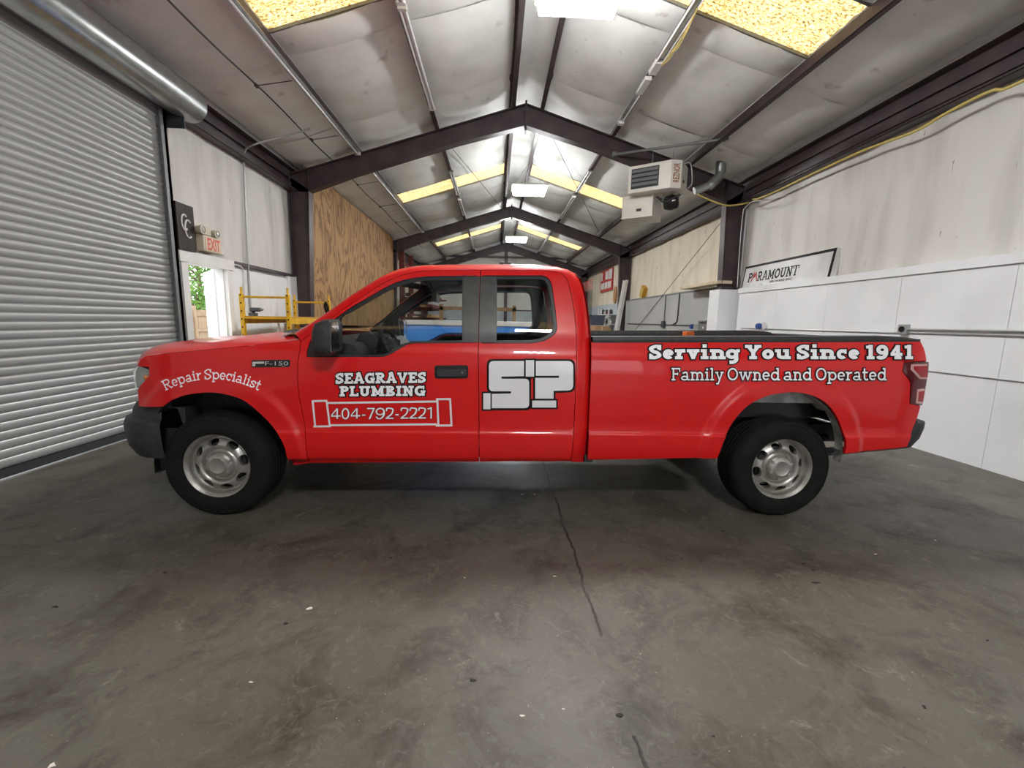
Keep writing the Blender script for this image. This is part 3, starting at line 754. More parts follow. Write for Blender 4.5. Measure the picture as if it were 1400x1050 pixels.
for sgn in (-1, 1):
    nm = 'near' if sgn < 0 else 'far'
    skin('front_fender', fender, 'red_paint', truck, sgn, step=.021 if sgn < 0 else .03)
    fd = skin('front_door', front_door, 'red_paint', truck, sgn, holes=[win_f])
    rd = skin('rear_door', rear_door, 'red_paint', truck, sgn, holes=[win_r])
    bs = skin('bed_side', bed_out, 'red_paint', truck, sgn, step=.021 if sgn < 0 else .03)
    # black window surrounds, glass, inner door trims
    skin('window_surround', win_f, 'trim_black', fd, sgn, holes=[glass_f], off=-.010, gap=0)
    skin('window_surround', win_r, 'trim_black', rd, sgn, holes=[glass_r], off=-.010, gap=0)
    skin('window_glass', glass_f, 'window_glass', fd, sgn, off=-.016, gap=0, flange=0)
    skin('window_glass', glass_r, 'window_glass', rd, sgn, off=-.016, gap=0, flange=0)
    skin('pillar_cover', Sl([(633.2, 377.9), (656.3, 377.6), (653.9, 468.2), (632, 468.2)]), 'pillar_black', fd, sgn, off=.0025, gap=.001, flange=.008)
    skin('pillar_cover', Sl([(656.9, 377.6), (679, 377.8), (678.6, 468.4), (654.6, 468.4)]), 'pillar_black', rd, sgn, off=.0025, gap=.001, flange=.008)
    skin('inner_panel', front_door, 'interior_dark', fd, sgn, holes=[shrink(glass_f, -.012)], off=-.075, gap=.02, flange=.05, step=.08)
    skin('inner_panel', rear_door, 'interior_dark', rd, sgn, holes=[shrink(glass_r, .012)], off=-.085, gap=.02, flange=.06, step=.08)
    # tail lamp on the bed corner
    lp = skin('tail_lamp', lamp_t[:6], 'lamp_dark_red', truck, sgn, off=.004, flange=.05, gap=.001)
    skin('lamp_lens', Sl([(1266.5, 497.5), (1245, 498), (1244, 505), (1256, 518), (1266.5, 518)]), 'lamp_pink', lp, sgn, off=.006, gap=0, flange=.004)
    skin('lamp_lens', Sl([(1266.5, 500), (1248.5, 500.5), (1248.5, 504.5), (1258, 515.5), (1266.5, 515.5)]), 'lamp_red', lp, sgn, off=.009, gap=0, flange=.004)
    skin('lamp_lens', Sl([(1263, 531), (1253, 532), (1251, 551), (1260.5, 552)]), 'lamp_pink', lp, sgn, off=.006, gap=0, flange=.004)
    skin('lamp_lens', Sl([(1263, 534), (1255.5, 535), (1254, 548.5), (1260.5, 549)]), 'lamp_red', lp, sgn, off=.009, gap=0, flange=.004)
    # pull handle
    hz = Sl([(594, 499.6), (640.2, 499.2), (640.4, 517.2), (594.4, 517.6)])
    def rrect(q, r, n=5):
        out = []
        for i in range(4):
            p0, p1, p2 = (np.array(q[(i+k) % 4]) for k in (-1, 0, 1)); a = p1+(p0-p1)/np.linalg.norm(p0-p1)*r; b = p1+(p2-p1)/np.linalg.norm(p2-p1)*r
            for k in range(n): t = k/(n-1); out.append(tuple((1-t)**2*a+2*t*(1-t)*p1+t*t*b))
        return out
    hd = skin('door_handle', rrect(hz, .02), 'gloss_black', fd, sgn, off=.003, gap=0, flange=.01)
    skin('grip', rrect(Sl([(598, 504.5), (638, 504.2), (638.2, 513.5), (598.2, 513.8)]), .012), 'black_plastic', hd, sgn, off=.028, gap=0, flange=.03)
    kx, kz = S(632.5, 508.6); MB().lathe([(0, 0), (.006, 0), (.006, .004), (0, .004)], 'y', (kx, sgn*(sideW(kx, kz)+.029), kz), 10).build('key_lock', 'chrome', hd)

# --- cab shell: pillars, roof rails, rear corners, roof, windscreen, cab back
sil_A = [(402, 455.5), (422, 443.5), (443.7, 429.5), (477, 405.6), (502.8, 389.3), (528.5, 373.6), (541, 369), (554, 366), (577, 363.6)]
sil_R = [(577, 363.6), (620, 362.8), (657, 362.4), (700, 362.6), (735, 363.4), (765, 365.4)]
sil_B = [(765, 365.4), (781, 368), (792, 378.4), (797.8, 399), (803.7, 434.5), (805.8, 464), (807, 505), (804, 591), (800.7, 631)]
def rail(seam2d, sil, n, inset):
    P0 = [np.array([p[0], -sideW(*p), p[1]]) for p in seam2d]
    sl = crom([T(px, py, -(sideW(*S(px, py))-inset)) for px, py in sil], n)
    return P0, sl
P0A, P1A = rail(A_, sil_A, len(A_), .055)
P0R, P1R = rail(R_, sil_R, len(R_), .075)
P0B, P1B = rail(B_, sil_B, len(B_), .045)
P0 = P0A + P0R[1:] + P0B[1:]; P1 = P1A + P1R[1:] + P1B[1:]
nA, nR_ = len(P0A), len(P0A)+len(P0R)-1
def smooth3(L, k=2):
    L = [np.array(p) for p in L]
    for _ in range(k): L = [L[0]] + [(L[i-1]+2*L[i]+L[i+1])/4 for i in range(1, len(L)-1)] + [L[-1]]
    return L
P1 = smooth3(P1, 2)
for sgn in (-1, 1):
    f = (lambda p: p) if sgn < 0 else (lambda p: np.array([p[0], -p[1], p[2]]))
    rows = [[], [], [], [], [], []]
    for k, (a, b) in enumerate(zip(P0, P1)):
        d = b-a; out = np.array([0, -1.0, 0]) if k > nR_+4 else np.array([0, -.7, .7])
        if k > nR_+4: out = np.array([.3, -1.0, 0])
        bulge = .016
        inward = np.array([0, .05, .012]) if k < nR_ else np.array([.004, .08, 0])
        if k < nA-3: inward = np.array([.012, .045, -.01])
        ins = a + np.array([0, .07, -.005])
        pts = [a+np.array([0, .03, 0]), a + d*.02, a+d*.35+out*bulge*.85, a+d*.72+out*bulge*.8, b, b+inward]
        for r, p in zip(rows, pts): r.append(f(p))
    MB().loft(rows).build('cab_side_rail', 'red_paint', truck, smooth=50)
# roof
rows = []
for k in range(nA-4, nR_+2):
    b = P1[k]; y0 = abs(b[1]); cr = .048
    row = []
    for t in np.linspace(-1, 1, 25):
        y = t*y0; dx = 0
        row.append((b[0]+(-.03*(1-t*t) if k < nA+2 else 0), y, b[2]+cr*(1-abs(t)**2.2)*sst((k-(nA-4))/4+.35)))
    rows.append(row)
MB().loft(rows).build('roof', 'red_paint', truck, smooth=60)
zb0 = P1[nR_+1]
# cab back with a rear window opening
back = P1[nR_+1:]
rows = []
for b in back: rows.append([(b[0]+.012+.02*(1-t*t), t*abs(b[1]), b[2]+(.048*(1-abs(t)**2.2) if b is back[0] else 0)) for t in np.linspace(-1, 1, 17)])
m = MB(); i0 = 0; n = 17
m.loft(rows)
keep = []
for fc in m.f:
    cy = sum(m.v[k][1] for k in fc)/4; cz = sum(m.v[k][2] for k in fc)/4
    if not (abs(cy) < .60 and 1.36 < cz < 1.72): keep.append(fc)
m.f = keep; cb = m.build('cab_back', 'red_paint', truck, smooth=50)
MB().loft([[(.625, y, z) for y in np.linspace(-.72, .72, 7)] for z in (1.30, 1.55, 1.77)]).build('rear_window', 'window_glass', cb)
rows = [[(b[0]-.03, t*(abs(b[1])-.02), b[2]-.02) for t in np.linspace(-1, 1, 17)] for b in back if b[2] > .7]
m = MB().loft(rows)
m.f = [fc for fc in m.f if not (abs(sum(m.v[k][1] for k in fc)/4) < .47 and 1.42 < sum(m.v[k][2] for k in fc)/4 < 1.68)]
m.build('rear_trim', 'interior_dark', cb, smooth=50)
# windscreen and its dark border
ws = [b+np.array([.014, .05, -.012]) for b in P1[1:nA-3]]
def ws_row(b, t): return (b[0]-.20*(1-t*t)*(.85), t*abs(b[1]), b[2]+.012*(1-t*t))
MB().loft([[ws_row(b, t) for t in np.linspace(-1, 1, 21)] for b in ws]).build('windscreen', 'window_glass', truck, smooth=60)
m = MB()
for sgn in (-1, 1): m.loft([[ws_row(b+np.array([.006, 0, -.006]), sgn*t) for t in np.linspace(1, .955, 3)] for b in ws])
m.loft([[ws_row(b+np.array([.006, 0, -.006]), t) for t in np.linspace(-1, 1, 21)] for b in ws[-3:]])
m.build('windscreen_border', 'gloss_black', truck, smooth=60)
# cowl, wipers
cx0 = ws[0]
m = MB().loft([[(ws_row(ws[0], t)[0]-dx*(1+.25*(1-t*t)), ws_row(ws[0], t)[1]*.97, ws_row(ws[0], t)[2]+dz) for t in np.linspace(-1, 1, 15)] for dx, dz in ((-.02, .01), (.06, -.012), (.17, -.02))])
m.build('cowl', 'black_plastic', truck, smooth=50)
for yw in (-.62, .12):
    m = MB().tube([(-1.60, yw, 1.335), (-1.66, yw+.2, 1.352), (-1.675, yw+.55, 1.362)], .010, 6).tube([(-1.60, yw, 1.32), (-1.60, yw, 1.345)], .018, 8)
    m.build('wiper', 'black_plastic', truck)

# hood: fender edge -> crest -> centre -> mirrored
NE = 22
E = [np.array([p[0], -sideW(*p)+.004, p[1]]) for p in fend_top]
Cr = crom([T(px, py, -.60) for px, py in ((201.5, 483.5), (208, 476.5), (216.6, 472.2), (233, 468), (254, 466), (280, 464.3), (310, 461.2), (338, 458.4), (375, 456.9), (402, 456.6))], NE)
rows = []
for k in range(NE):
    e, c = E[k], Cr[k]; row = []
    for t in np.linspace(0, 1, 9):
        ctl = np.array([(e[0]+c[0])/2, e[1]+.10, max(e[2], c[2]-.012)])
        row.append((1-t)**2*e + 2*t*(1-t)*ctl + t*t*c)
    for t in np.linspace(.15, 1, 7):
        row.append(np.array([c[0]-.10*sst(t)*(1 if k < 5 else max(0, 1-(k-5)/6)) - (.18*t if k > NE-3 else 0)*(1), c[1]*(1-t), c[2]+.012*sst(t)-.010*math.sin(PI*min(t*2.2, 1))]))
    row = row + [np.array([p[0], -p[1], p[2]]) for p in row[::-1][1:]]
    rows.append(row)
hood = MB().loft(rows).build('hood', 'red_paint', truck, smooth=40)
hood_front = rows[0]
m = MB()
for s in (-1, 1): m.beam((Cr[1][0]+.02, s*.55, Cr[1][2]+.018), (Cr[3][0], s*.58, Cr[3][2]+.010), .06, .02)
# --- nose
def nose(y): return -(2.32+.54*max(0, 1-(abs(y)/.955)**4)**.45)
ysn = np.array([-.95, -.94, -.92, -.88, -.82, -.74, -.64, -.5, -.33, -.16, 0]); ysn = np.r_[ysn, -ysn[::-1][1:]]
def nose_row(z, off, ymax=.95): return [(nose(y)+off, y*ymax/.95, z) for y in ysn]
hz_ = [hood_front[min(range(len(hood_front)), key=lambda k: abs(hood_front[k][1]-y))][2] for y in ysn]
hfy = np.array([p[1] for p in hood_front]); hfo = np.argsort(hfy)
def hfi(y, k): return float(np.interp(y, hfy[hfo], np.array([p[k] for p in hood_front])[hfo]))
top = [(hfi(y, 0)+.01, y*.985, hfi(y, 2)-.008) for y in ysn]
MB().loft([top, [(max(hfi(y, 0)-.01, nose(y)+.06), y*.985, hfi(y, 2)-.05) for y in ysn], nose_row(1.0, .055, .935), nose_row(.90, .055, .935), nose_row(.80, .06, .935)]).build('grille_shell', 'black_plastic', truck, smooth=40)
gr = MB()
for z in (.84, .90, .97, 1.04): gr.tube([(nose(y)+.04, y, z) for y in np.linspace(-.60, .60, 13)], .018, 6)
for y in np.linspace(-.60, .60, 4): gr.tube([(nose(y)+.04, y, .82), (nose(y)+.05, y, 1.06)], .02, 6)
gr.build('grille', 'dark_metal', truck)
for sgn in (-1, 1):
    # headlamp wrapping the corner
    side = [(p[0], sgn*(sideW(*p)-.004), p[1]) for p in Sl([(203.3, 502.5), (203.5, 513), (191.6, 527.4), (188.5, 534)])]
    cols = [[side[0], side[1], side[2], side[3]]]
    for y in (.935, .90, .84, .76, .66):
        xx = nose(y)+.03; zt_ = 1.078-.012*(y < .8)
        cols.append([(xx+.02, sgn*y, zt_), (xx, sgn*y, 1.03), (xx-.004, sgn*y, .95), (xx+.004, sgn*y, .885 if y > .7 else .93)])
    hd = MB().loft(cols).build('headlamp', 'lamp_reflector', truck, smooth=60)
    MB().loft([[tuple(np.array(p)+np.array([-.012, sgn*.006, 0])) for p in c] for c in cols]).build('lens', 'lens_glass', hd, smooth=60)
    q = S(199, 516); MB().lathe([(0, -.01), (.016, 0), (.016, .012), (0, .016)], 'y', (q[0], sgn*(sideW(*q)), q[1]), 12).build('amber_bulb', 'lamp_amber', hd)
# front bumper, swept round the nose
bp = []
prof_b = [(.03, .812), (.005, .80), (-.018, .755), (-.026, .715), (-.06, .70), (-.076, .665), (-.074, .60), (-.058, .50), (-.025, .435), (.05, .41), (.10, .41)]
def plan(off):
    pts = [(-2.43, -.93), (-2.48, -.935)] + [(nose(y), y) for y in (-.915, -.88, -.82, -.74, -.6, -.4, -.2, 0)]
    P = np.array(pts); out = []
    for i in range(len(P)):
        d = P[min(i+1, len(P)-1)]-P[max(i-1, 0)]; d = d/np.linalg.norm(d); nrm = np.array([d[1], -d[0]])
        if nrm[0] > .0: nrm = -nrm
        nrm = nrm if nrm[1] <= .01 else -nrm
        out.append(P[i]-nrm*off*(1 if i > 1 else .55))
    return out
rows = []
for off, z in prof_b:
    h_ = plan(off); row = [(p[0], p[1], z) for p in h_]; rows.append(row + [(p[0], -p[1], p[2]) for p in row[::-1][1:]])
fb = MB().loft(rows).build('front_bumper', 'black_plastic', truck, smooth=30)
m = MB()
for s in (-1, 1): m.prism([(-2.62, .27), (-2.60, .27), (-2.34, .36), (-2.34, .60), (-2.62, .60)], lambda x, z: (x, s*.74-.012, z), lambda x, z: (x, s*.74+.012, z))
m.loft([[(x, y, z) for y in np.linspace(-.80, .80, 9)] for x, z in ((-2.62, .50), (-2.63, .27), (-2.60, .27))])
m.v += []; m.build('air_dam', 'black_plastic', fb, smooth=0)
m = MB()
for s in (-1, 1):
    MB().prism([(-2.40, .80), (-2.33, .79), (-2.30, .66), (-2.31, .52), (-2.42, .48), (-2.45, .45), (-2.40, .45), (-2.29, .50), (-2.28, .80)], lambda x, z: (x, s*.92, z), lambda x, z: (x, s*.78, z)).build('bumper_bracket', 'dark_metal', fb, smooth=0)

# --- bed
m = MB()
bx0, bx1 = bed_top0[0]+.012, bed_top1[0]-.02
zr0, zr1 = bed_top0[1], bed_top1[1]
for s in (-1, 1):
    m = MB(); w0 = sideW(bx0, zr0); rows = []
    for x in np.linspace(bx0, bx1+.015, 24):
        z = zr0+(zr1-zr0)*(x-bx0)/(bx1-bx0); w = sideW(x, z); dz = .034*(1 if x < bx1-.12 else max(.35, 1-(x-bx1+.12)/.16))
        rows.append([(x, s*(w+.002), z-.006), (x, s*(w+.004), z+.012), (x, s*(w-.012), z+dz), (x, s*(w-.16), z+dz+.003), (x, s*(w-.17), z+.0), (x, s*(w-.17), z-.03)])
    MB().loft(rows).build('bed_rail_cap', 'black_plastic', truck, smooth=40)
    MB().box(bx0, bx1, s*.80-.01, s*.80+.01, .78, zr0-.0).box(bx0, bx1, min(s*.80, s*.93), max(s*.80, s*.93), zr0-.03, zr0-.005).build('bed_inner_wall', 'gloss_black', truck, smooth=0)
    MB().prism([(WB2+.48*math.cos(a), .78+.22*math.sin(a)) for a in np.linspace(0, PI, 13)], lambda x, z: (x, s*.79, z), lambda x, z: (x, s*.56, z)).build('wheelhouse', 'gloss_black', truck, smooth=30)
for s in (-1, 1): MB().prism([(1.50, .60), (2.45, .60), (2.45, .85), (1.50, .85)], lambda x, z: (x, s*.66, z), lambda x, z: (x, s*.60, z)).build('inner_wheel_panel', 'dark_metal', truck, smooth=0); MB().prism([(1.60, .865), (2.40, .865), (2.28, .965), (1.75, .965)], lambda x, z: (x, s*.83, z), lambda x, z: (x, s*.81, z)).build('arch_panel', 'well_grey', truck, smooth=0)
bf = MB().box(bx0, bx1, -.80, .80, .745, .785)
for y in np.linspace(-.7, .7, 11): bf.box(bx0, bx1, y-.03, y+.03, .785, .797)
bf.build('bed_floor', 'gloss_black', truck, smooth=0)
MB().box(bx0-.0, bx0+.04, -.93, .93, .60, zr0+.0).build('bed_front_wall', 'red_paint', truck, smooth=0)
tg = MB(); xt = bed_rear[4][0]
tg.loft([[(x, y, z) for y in np.linspace(-.80, .80, 9)] for x, z in ((xt+.01, .72), (xt+.045, .74), (xt+.05, .95), (xt+.055, 1.0), (xt+.055, 1.25), (xt+.04, 1.33), (xt+.0, 1.352), (xt-.05, 1.35), (xt-.055, .80))])
MB().box(xt-.06, xt+.052, -.80, .80, 1.345, 1.362).build('tailgate_cap', 'black_plastic', truck, smooth=0, bevel=.004)
tgo = tg.build('tailgate', 'red_paint', truck, smooth=35)
MB().box(xt+.05, xt+.075, -.12, .12, 1.14, 1.21).build('tailgate_handle', 'black_plastic', tgo, smooth=0, bevel=.008)
for s in (-1, 1):
    # rear corner post behind the lamp
    rr = []
    for p in bed_rear: rr.append([(p[0]-.004, s*(sideW(*p)-.006), p[1]), (p[0]+.018, s*(sideW(*p)-.04), p[1]), (p[0]+.024, s*(sideW(*p)-.10), p[1]), (p[0]+.02, s*.80, p[1])])
    MB().loft(rr).build('bed_corner', 'red_paint', truck, smooth=50)
    q = [p for p in bed_rear if lamp_t[4][1] < p[1] < lamp_t[0][1]]
    MB().loft([[(p[0]-.002, s*(sideW(*p)+.004), p[1]), (p[0]+.026, s*(sideW(*p)-.03), p[1]), (p[0]+.032, s*(sideW(*p)-.10), p[1])] for p in q]).build('tail_lamp_end', 'lamp_red', truck, smooth=50)
# rear bumper
rb = S(1252, 576.3); 
pr = [(.05, .74), (.0, .745), (-.0, .735), (.0, .70), (.02, .62), (.07, .545), (.10, .54)]
rows = []
for inn, z in pr:
    row = []
    for (x, y) in [(rb[0]-.06, .955), (rb[0]+.0, .962), (rb[0]+.06, .955), (rb[0]+.12, .93), (rb[0]+.165, .88), (rb[0]+.19, .80), (rb[0]+.20, .5), (rb[0]+.20, .2), (rb[0]+.2, 0)]:
        row.append((x-inn*(.9 if x > rb[0] else .6), -(y-inn*.25), z))
    rows.append(row + [(p[0], -p[1], p[2]) for p in row[::-1][1:]])
MB().loft(rows).build('rear_bumper', 'black_plastic', truck, smooth=35)
MB().box(rb[0]+.02, rb[0]+.17, -.75, .75, .735, .75).build('bumper_step', 'black_plastic', truck, smooth=0)

# --- floor pan, frame, axles, wheel wells
m = MB().box(-1.45, .56, -.90, .90, .47, .52); m.build('floor_pan', 'dark_metal', truck, smooth=0)
m = MB()
for s in (-1, 1): m.box(-2.5, 3.0, s*.46-.04, s*.46+.04, .47, .62)
for x in (-2.3, -1.2, .2, 1.2, 2.5, 2.9): m.box(x-.04, x+.04, -.46, .46, .5, .58)
m.build('chassis_frame', 'dark_metal', truck, smooth=0)
m = MB().tube([(WB2, -.75, ZH), (WB2, .75, ZH)], .05, 12).lathe([(0, -.14), (.1, -.12), (.15, 0), (.1, .12), (0, .14)], 'y', (WB2, 0, ZH), 16)
for s in (-1, 1): m.tube([(WB2-.65, s*.54, .50), (WB2, s*.54, ZH-.02), (WB2+.65, s*.54, .52)], .03, 6).tube([(WB2+.12, s*.42, .42), (WB2+.2, s*.5, .75)], .028, 8)
m.build('rear_axle', 'dark_metal', truck)
MB().tube([(-1.0, .05, .46), (WB2, 0, ZH)], .045, 10).build('drive_shaft', 'dark_metal', truck)
MB().tube([(-WB2, -.72, ZH), (-WB2, .72, ZH)], .045, 10).box(-WB2-.1, -WB2+.1, -.45, .45, .30, .45).build('front_axle', 'dark_metal', truck)
MB().tube([(-.9, .35, .45), (.9, .38, .43), (1.55, .42, .46), (WB2+.1, .62, .55), (2.75, .80, .48)], .04, 8).lathe([(0, -.3), (.1, -.28), (.1, .28), (0, .3)], 'x', (.9, .38, .43), 14).build('exhaust', 'dark_metal', truck)
MB().box(.35, 1.35, -.80, -.50, .45, .66).build('fuel_tank', 'black_plastic', truck, smooth=0, bevel=.03)
for s in (-1, 1):
    m = MB()
    a = np.linspace(math.radians(-12), math.radians(140), 24); cx_, cz_, ar = ARC[0]; ar += .012
    m.loft([[(cx_+r*math.cos(t), s*y, cz_+r*math.sin(t)) for t in a] for r, y in ((ar, .975), (ar+.004, .93), (ar, .60))])
    m.loft([[(cx_+r*math.cos(t), s*.60, cz_+r*math.sin(t)) for t in a] for r in (ar, .16)])
    m.build('front_wheel_liner', 'black_plastic', truck, smooth=50)
    cx_, cz_, ar = ARC[1]; ar += .010; m = MB()
    for a0, a1, yi in ((-8, 40, .90), (40, 150, .66), (150, 190, .88)):
        a = np.linspace(math.radians(a0), math.radians(a1), 14)
        m.loft([[(cx_+r*math.cos(t), s*y, cz_+r*math.sin(t)) for t in a] for r, y in ((ar, .975), (ar+.006, .94), (ar, yi))])
    m.build('rear_wheel_liner', 'well_grey', truck, smooth=50)
    MB().box(-1.48, .52, min(s*.86, s*.94), max(s*.86, s*.94), .455, .50).build('rocker_sill', 'black_plastic', truck, smooth=0)
    q = S(805, 629); MB().box(q[0]-.03, q[0]+.03, min(s*.86, s*.955), max(s*.86, s*.955), q[1]-.02, q[1]+.03).build('mud_clip', 'black_plastic', truck, smooth=0)
    p, q = S(1150, 621), S(1238, 612); MB().prism([(p[0]-.05, p[1]-.03), (p[0]+.0, p[1]+.01), (q[0], q[1]+.005), (q[0], q[1]-.015)], lambda x, z: (x, s*.955, z), lambda x, z: (x, s*.87, z)).build('lower_lip', 'black_plastic', truck, smooth=0)

# --- wheels
def make_wheel():
    w = None
    n = 8; outl = [(.206*math.cos(t), .206*math.sin(t)) for t in np.linspace(0, 2*PI, 96, endpoint=False)]
    V = [Vector(p) for p in outl]; Ed = [(k, (k+1) % 96) for k in range(96)]; holes = []
    for h in range(n):
        t = 2*PI*h/n+.2; ring = []
        for q in np.linspace(0, 2*PI, 22, endpoint=False):
            ct, st = math.cos(q), math.sin(q)
            u = .024*math.copysign(abs(ct)**.75, ct); v = (.040-.007*(ct < 0)*abs(ct))*math.copysign(abs(st)**.75, st)
            r = .168+u; ring.append(((r)*math.cos(t)-v*math.sin(t), r*math.sin(t)+v*math.cos(t)))
        i = len(V); V += [Vector(p) for p in ring]; Ed += [(i+k, i+(k+1) % 22) for k in range(22)]; holes.append(ring)
    for r in (.199, .193, .140, .132, .124, .116, .110, .104, .098):
        for t in np.linspace(0, 2*PI, 80, endpoint=False): V.append(Vector((r*math.cos(t), r*math.sin(t))))
    for r in (.15, .16, .17, .18, .188):
        for t in np.linspace(0, 2*PI, 120, endpoint=False):
            p = (r*math.cos(t), r*math.sin(t))
            if not any(in_poly(p[0], p[1], h) for h in holes) and min(min((p[0]-q[0])**2+(p[1]-q[1])**2 for q in h) for h in holes) > .00002: V.append(Vector(p))
    v2, e2, f2, *_ = delaunay_2d_cdt(V, Ed, [], 0, 1e-6)
    dep = _pchip([0, .095, .102, .112, .135, .15, .17, .185, .198, .21], [.045, .045, .055, .060, .030, .028, .036, .052, .062, .064])
    vv = [(p[0], dep(math.hypot(*p)), p[1]) for p in v2]; ff = []
    for f in f2:
        cx = sum(v2[k][0] for k in f)/3; cz = sum(v2[k][1] for k in f)/3
        if not any(in_poly(cx, cz, h) for h in holes) and math.hypot(cx, cz) > .09: ff.append(list(f))
    m = MB(); m.v = vv; m.f = ff
    # hole edges returned inwards
    for h in holes:
        i = len(m.v)
        m.v += [(p[0], dep(math.hypot(*p)), p[1]) for p in h] + [(p[0]*.985, dep(math.hypot(*p))+.03, p[1]*.985) for p in h]
        for k in range(22): m.f.append([i+k, i+(k+1) % 22, i+22+(k+1) % 22, i+22+k])
    m.lathe([(.206, .064), (.209, .05), (.212, .028), (.2175, .018), (.2255, .010), (.2335, .000), (.2345, .004), (.232, .012), (.222, .03), (.212, .08), (.208, .2)], 'y', n=96)
    w = m.build('wheel', 'wheel_silver', truck, smooth=40)
    w['label'] = 'silver steel wheel with eight oval slots and a black tyre'
    MB().lathe([(.0, .004), (.052, .004), (.056, .002), (.058, .004), (.060, .008), (.080, .012), (.092, .026), (.097, .055)], 'y', n=48).build('centre_cap', 'wheel_silver', w, smooth=30)
    for k in range(6):
        t = 2*PI*k/6+.4; MB().lathe([(0, .006), (.011, .008), (.012, .03)], 'y', (.083*math.cos(t), 0, .083*math.sin(t)), 6).build('lug_nut', 'wheel_silver', w)
    m = MB(); prof = [(.228, .015), (.236, -.004), (.25, -.012), (.285, -.018), (.32, -.014), (.338, -.006), (.340, -.009), (.352, -.006), (.366, .006), (.378, .026), (.384, .05)]
    g = .385
    for c in (.072, .112, .152, .192): prof += [(g, c-.008), (g-.010, c-.005), (g-.010, c+.005), (g, c+.008)]
    prof += [(.384, .208), (.378, .232), (.364, .25), (.33, .262), (.28, .264), (.23, .245), (.21, .24)]
    m.lathe(prof, 'y', n=96)
    m.v = [(x, y, max(z, -ZH+.001)) for x, y, z in m.v]
    m.build('tyre', 'rubber', w, smooth=30)
    MB().lathe([(0, .08), (.10, .075), (.155, .085), (.16, .20), (0, .2)], 'y', n=32).build('brake_drum', 'dark_metal', w)
    return w
wheel = make_wheel(); YW = -.944
wheel.location = (-WB2, YW, ZH)
for (x, s, a) in ((WB2, -1, .75), (-WB2, 1, 0), (WB2, 1, .4)):
    w = copy_tree(wheel, truck); w.location = (x, YW if s < 0 else -YW, ZH); w.rotation_euler = (0, 0, 0 if s < 0 else PI)

# --- mirrors
for s in (-1, 1):
    k = (lambda x, y, z: (x, s*y, z))
    mr = MB()
    ol = [T(px, py, -1.09) for px, py in ((429.5, 452), (433.4, 441.5), (443.7, 436.6), (455, 436.2), (457, 440), (457.5, 482), (451.4, 486), (433, 484.5), (429, 476))]
    ol = [(p[0], p[2]) for p in ol]; cx = sum(p[0] for p in ol)/len(ol); cz = sum(p[1] for p in ol)/len(ol)
    rows = []
    for yy, sc, dx in ((.985, .80, .03), (1.0, .93, .015), (1.05, 1.0, 0), (1.10, 1.0, 0), (1.16, .95, .01), (1.19, .82, .02), (1.20, .5, .02)):
        rows.append([k(cx+(p[0]-cx)*sc+dx, yy, cz+(p[1]-cz)*sc) for p in ol])
    mr.loft(rows, close_u=True); mr.f.append(list(range(len(ol)*6, len(ol)*7))); mr.f.append(list(range(len(ol)))[::-1])
    mo = mr.build('side_mirror', 'black_plastic', truck, smooth=50)
    q0, q1 = S(458, 437), S(464, 486)
    MB().prism([S(455, 441), S(463.6, 434), S(463.4, 486.5), S(445, 486.5)], lambda x, z: k(x, sideW(x, z)+.005, z), lambda x, z: k(x, sideW(x, z)-.05, z)).build('sail_panel', 'black_plastic', mo, smooth=0)
    MB().prism([S(440, 487), S(440, 476), S(452, 468), S(456, 487)], lambda x, z: k(x, 1.0, z), lambda x, z: k(x, .93, z)).build('mirror_arm', 'black_plastic', mo, smooth=0)
    xm = max(p[0] for p in ol); MB().box(xm-.012, xm+.004, min(s*1.02, s*1.17), max(s*1.02, s*1.17), cz-.10, cz+.10).build('mirror_glass', 'chrome', mo, smooth=0, bevel=.004)

# --- cabin
m = MB(); pf = [(-1.66, 1.22), (-1.50, 1.285), (-1.25, 1.275), (-1.13, 1.26), (-1.05, 1.19), (-1.02, 1.10), (-1.06, .95), (-1.15, .80), (-1.2, .55), (-1.5, .55)]
m.prism(pf, lambda x, z: (x, -.86, z), lambda x, z: (x, .86, z)); m.build('dashboard', 'interior_dark', truck, smooth=30)
MB().prism([(-1.20, 1.25), (-1.15, 1.33), (-1.07, 1.335), (-1.01, 1.29), (-1.03, 1.17)], lambda x, z: (x, -.58, z), lambda x, z: (x, -.24, z)).build('gauge_hood', 'interior_dark', truck, smooth=30, bevel=.01)
MB().box(-1.05, -1.0, -.16, .16, 1.02, 1.25).build('centre_screen', 'gloss_black', truck, smooth=0, bevel=.008)
for y in (-.78, .78): MB().lathe([(0, 0), (.05, 0), (.055, -.012), (.06, -.02)], 'x', (-1.015, y, 1.14), 18).build('air_vent', 'gloss_black', truck)
sw = MB(); cc = np.array([-.94, -.41, 1.225]); ax = np.array([math.cos(.45), 0, math.sin(.45)]); u = np.array([0, 1.0, 0]); v = np.cross(ax, u)
sw.tube([cc+.19*(math.cos(t)*u+math.sin(t)*v) for t in np.linspace(0, 2*PI, 40, endpoint=False)], .017, 10, closed=True)
so = sw.build('steering_wheel', 'interior_dark', truck)
m = MB()
for t in (0, PI, -PI/2 if v[2] > 0 else PI/2): m.beam(cc-ax*.01, cc+.18*(math.cos(t)*u+math.sin(t)*v), .045, .018, up=ax)
m.obox(cc+ax*.01, u, v, ax, .075, .06, .02); m.build('spokes', 'interior_grey', so, smooth=0, bevel=.006)
MB().tube([cc-ax*.02, cc-ax*.26], [.04, .06], 12).tube([cc-ax*.1+u*.02, cc-ax*.09-u*.17+v*.03], .009, 6).build('steering_column', 'interior_dark', so)
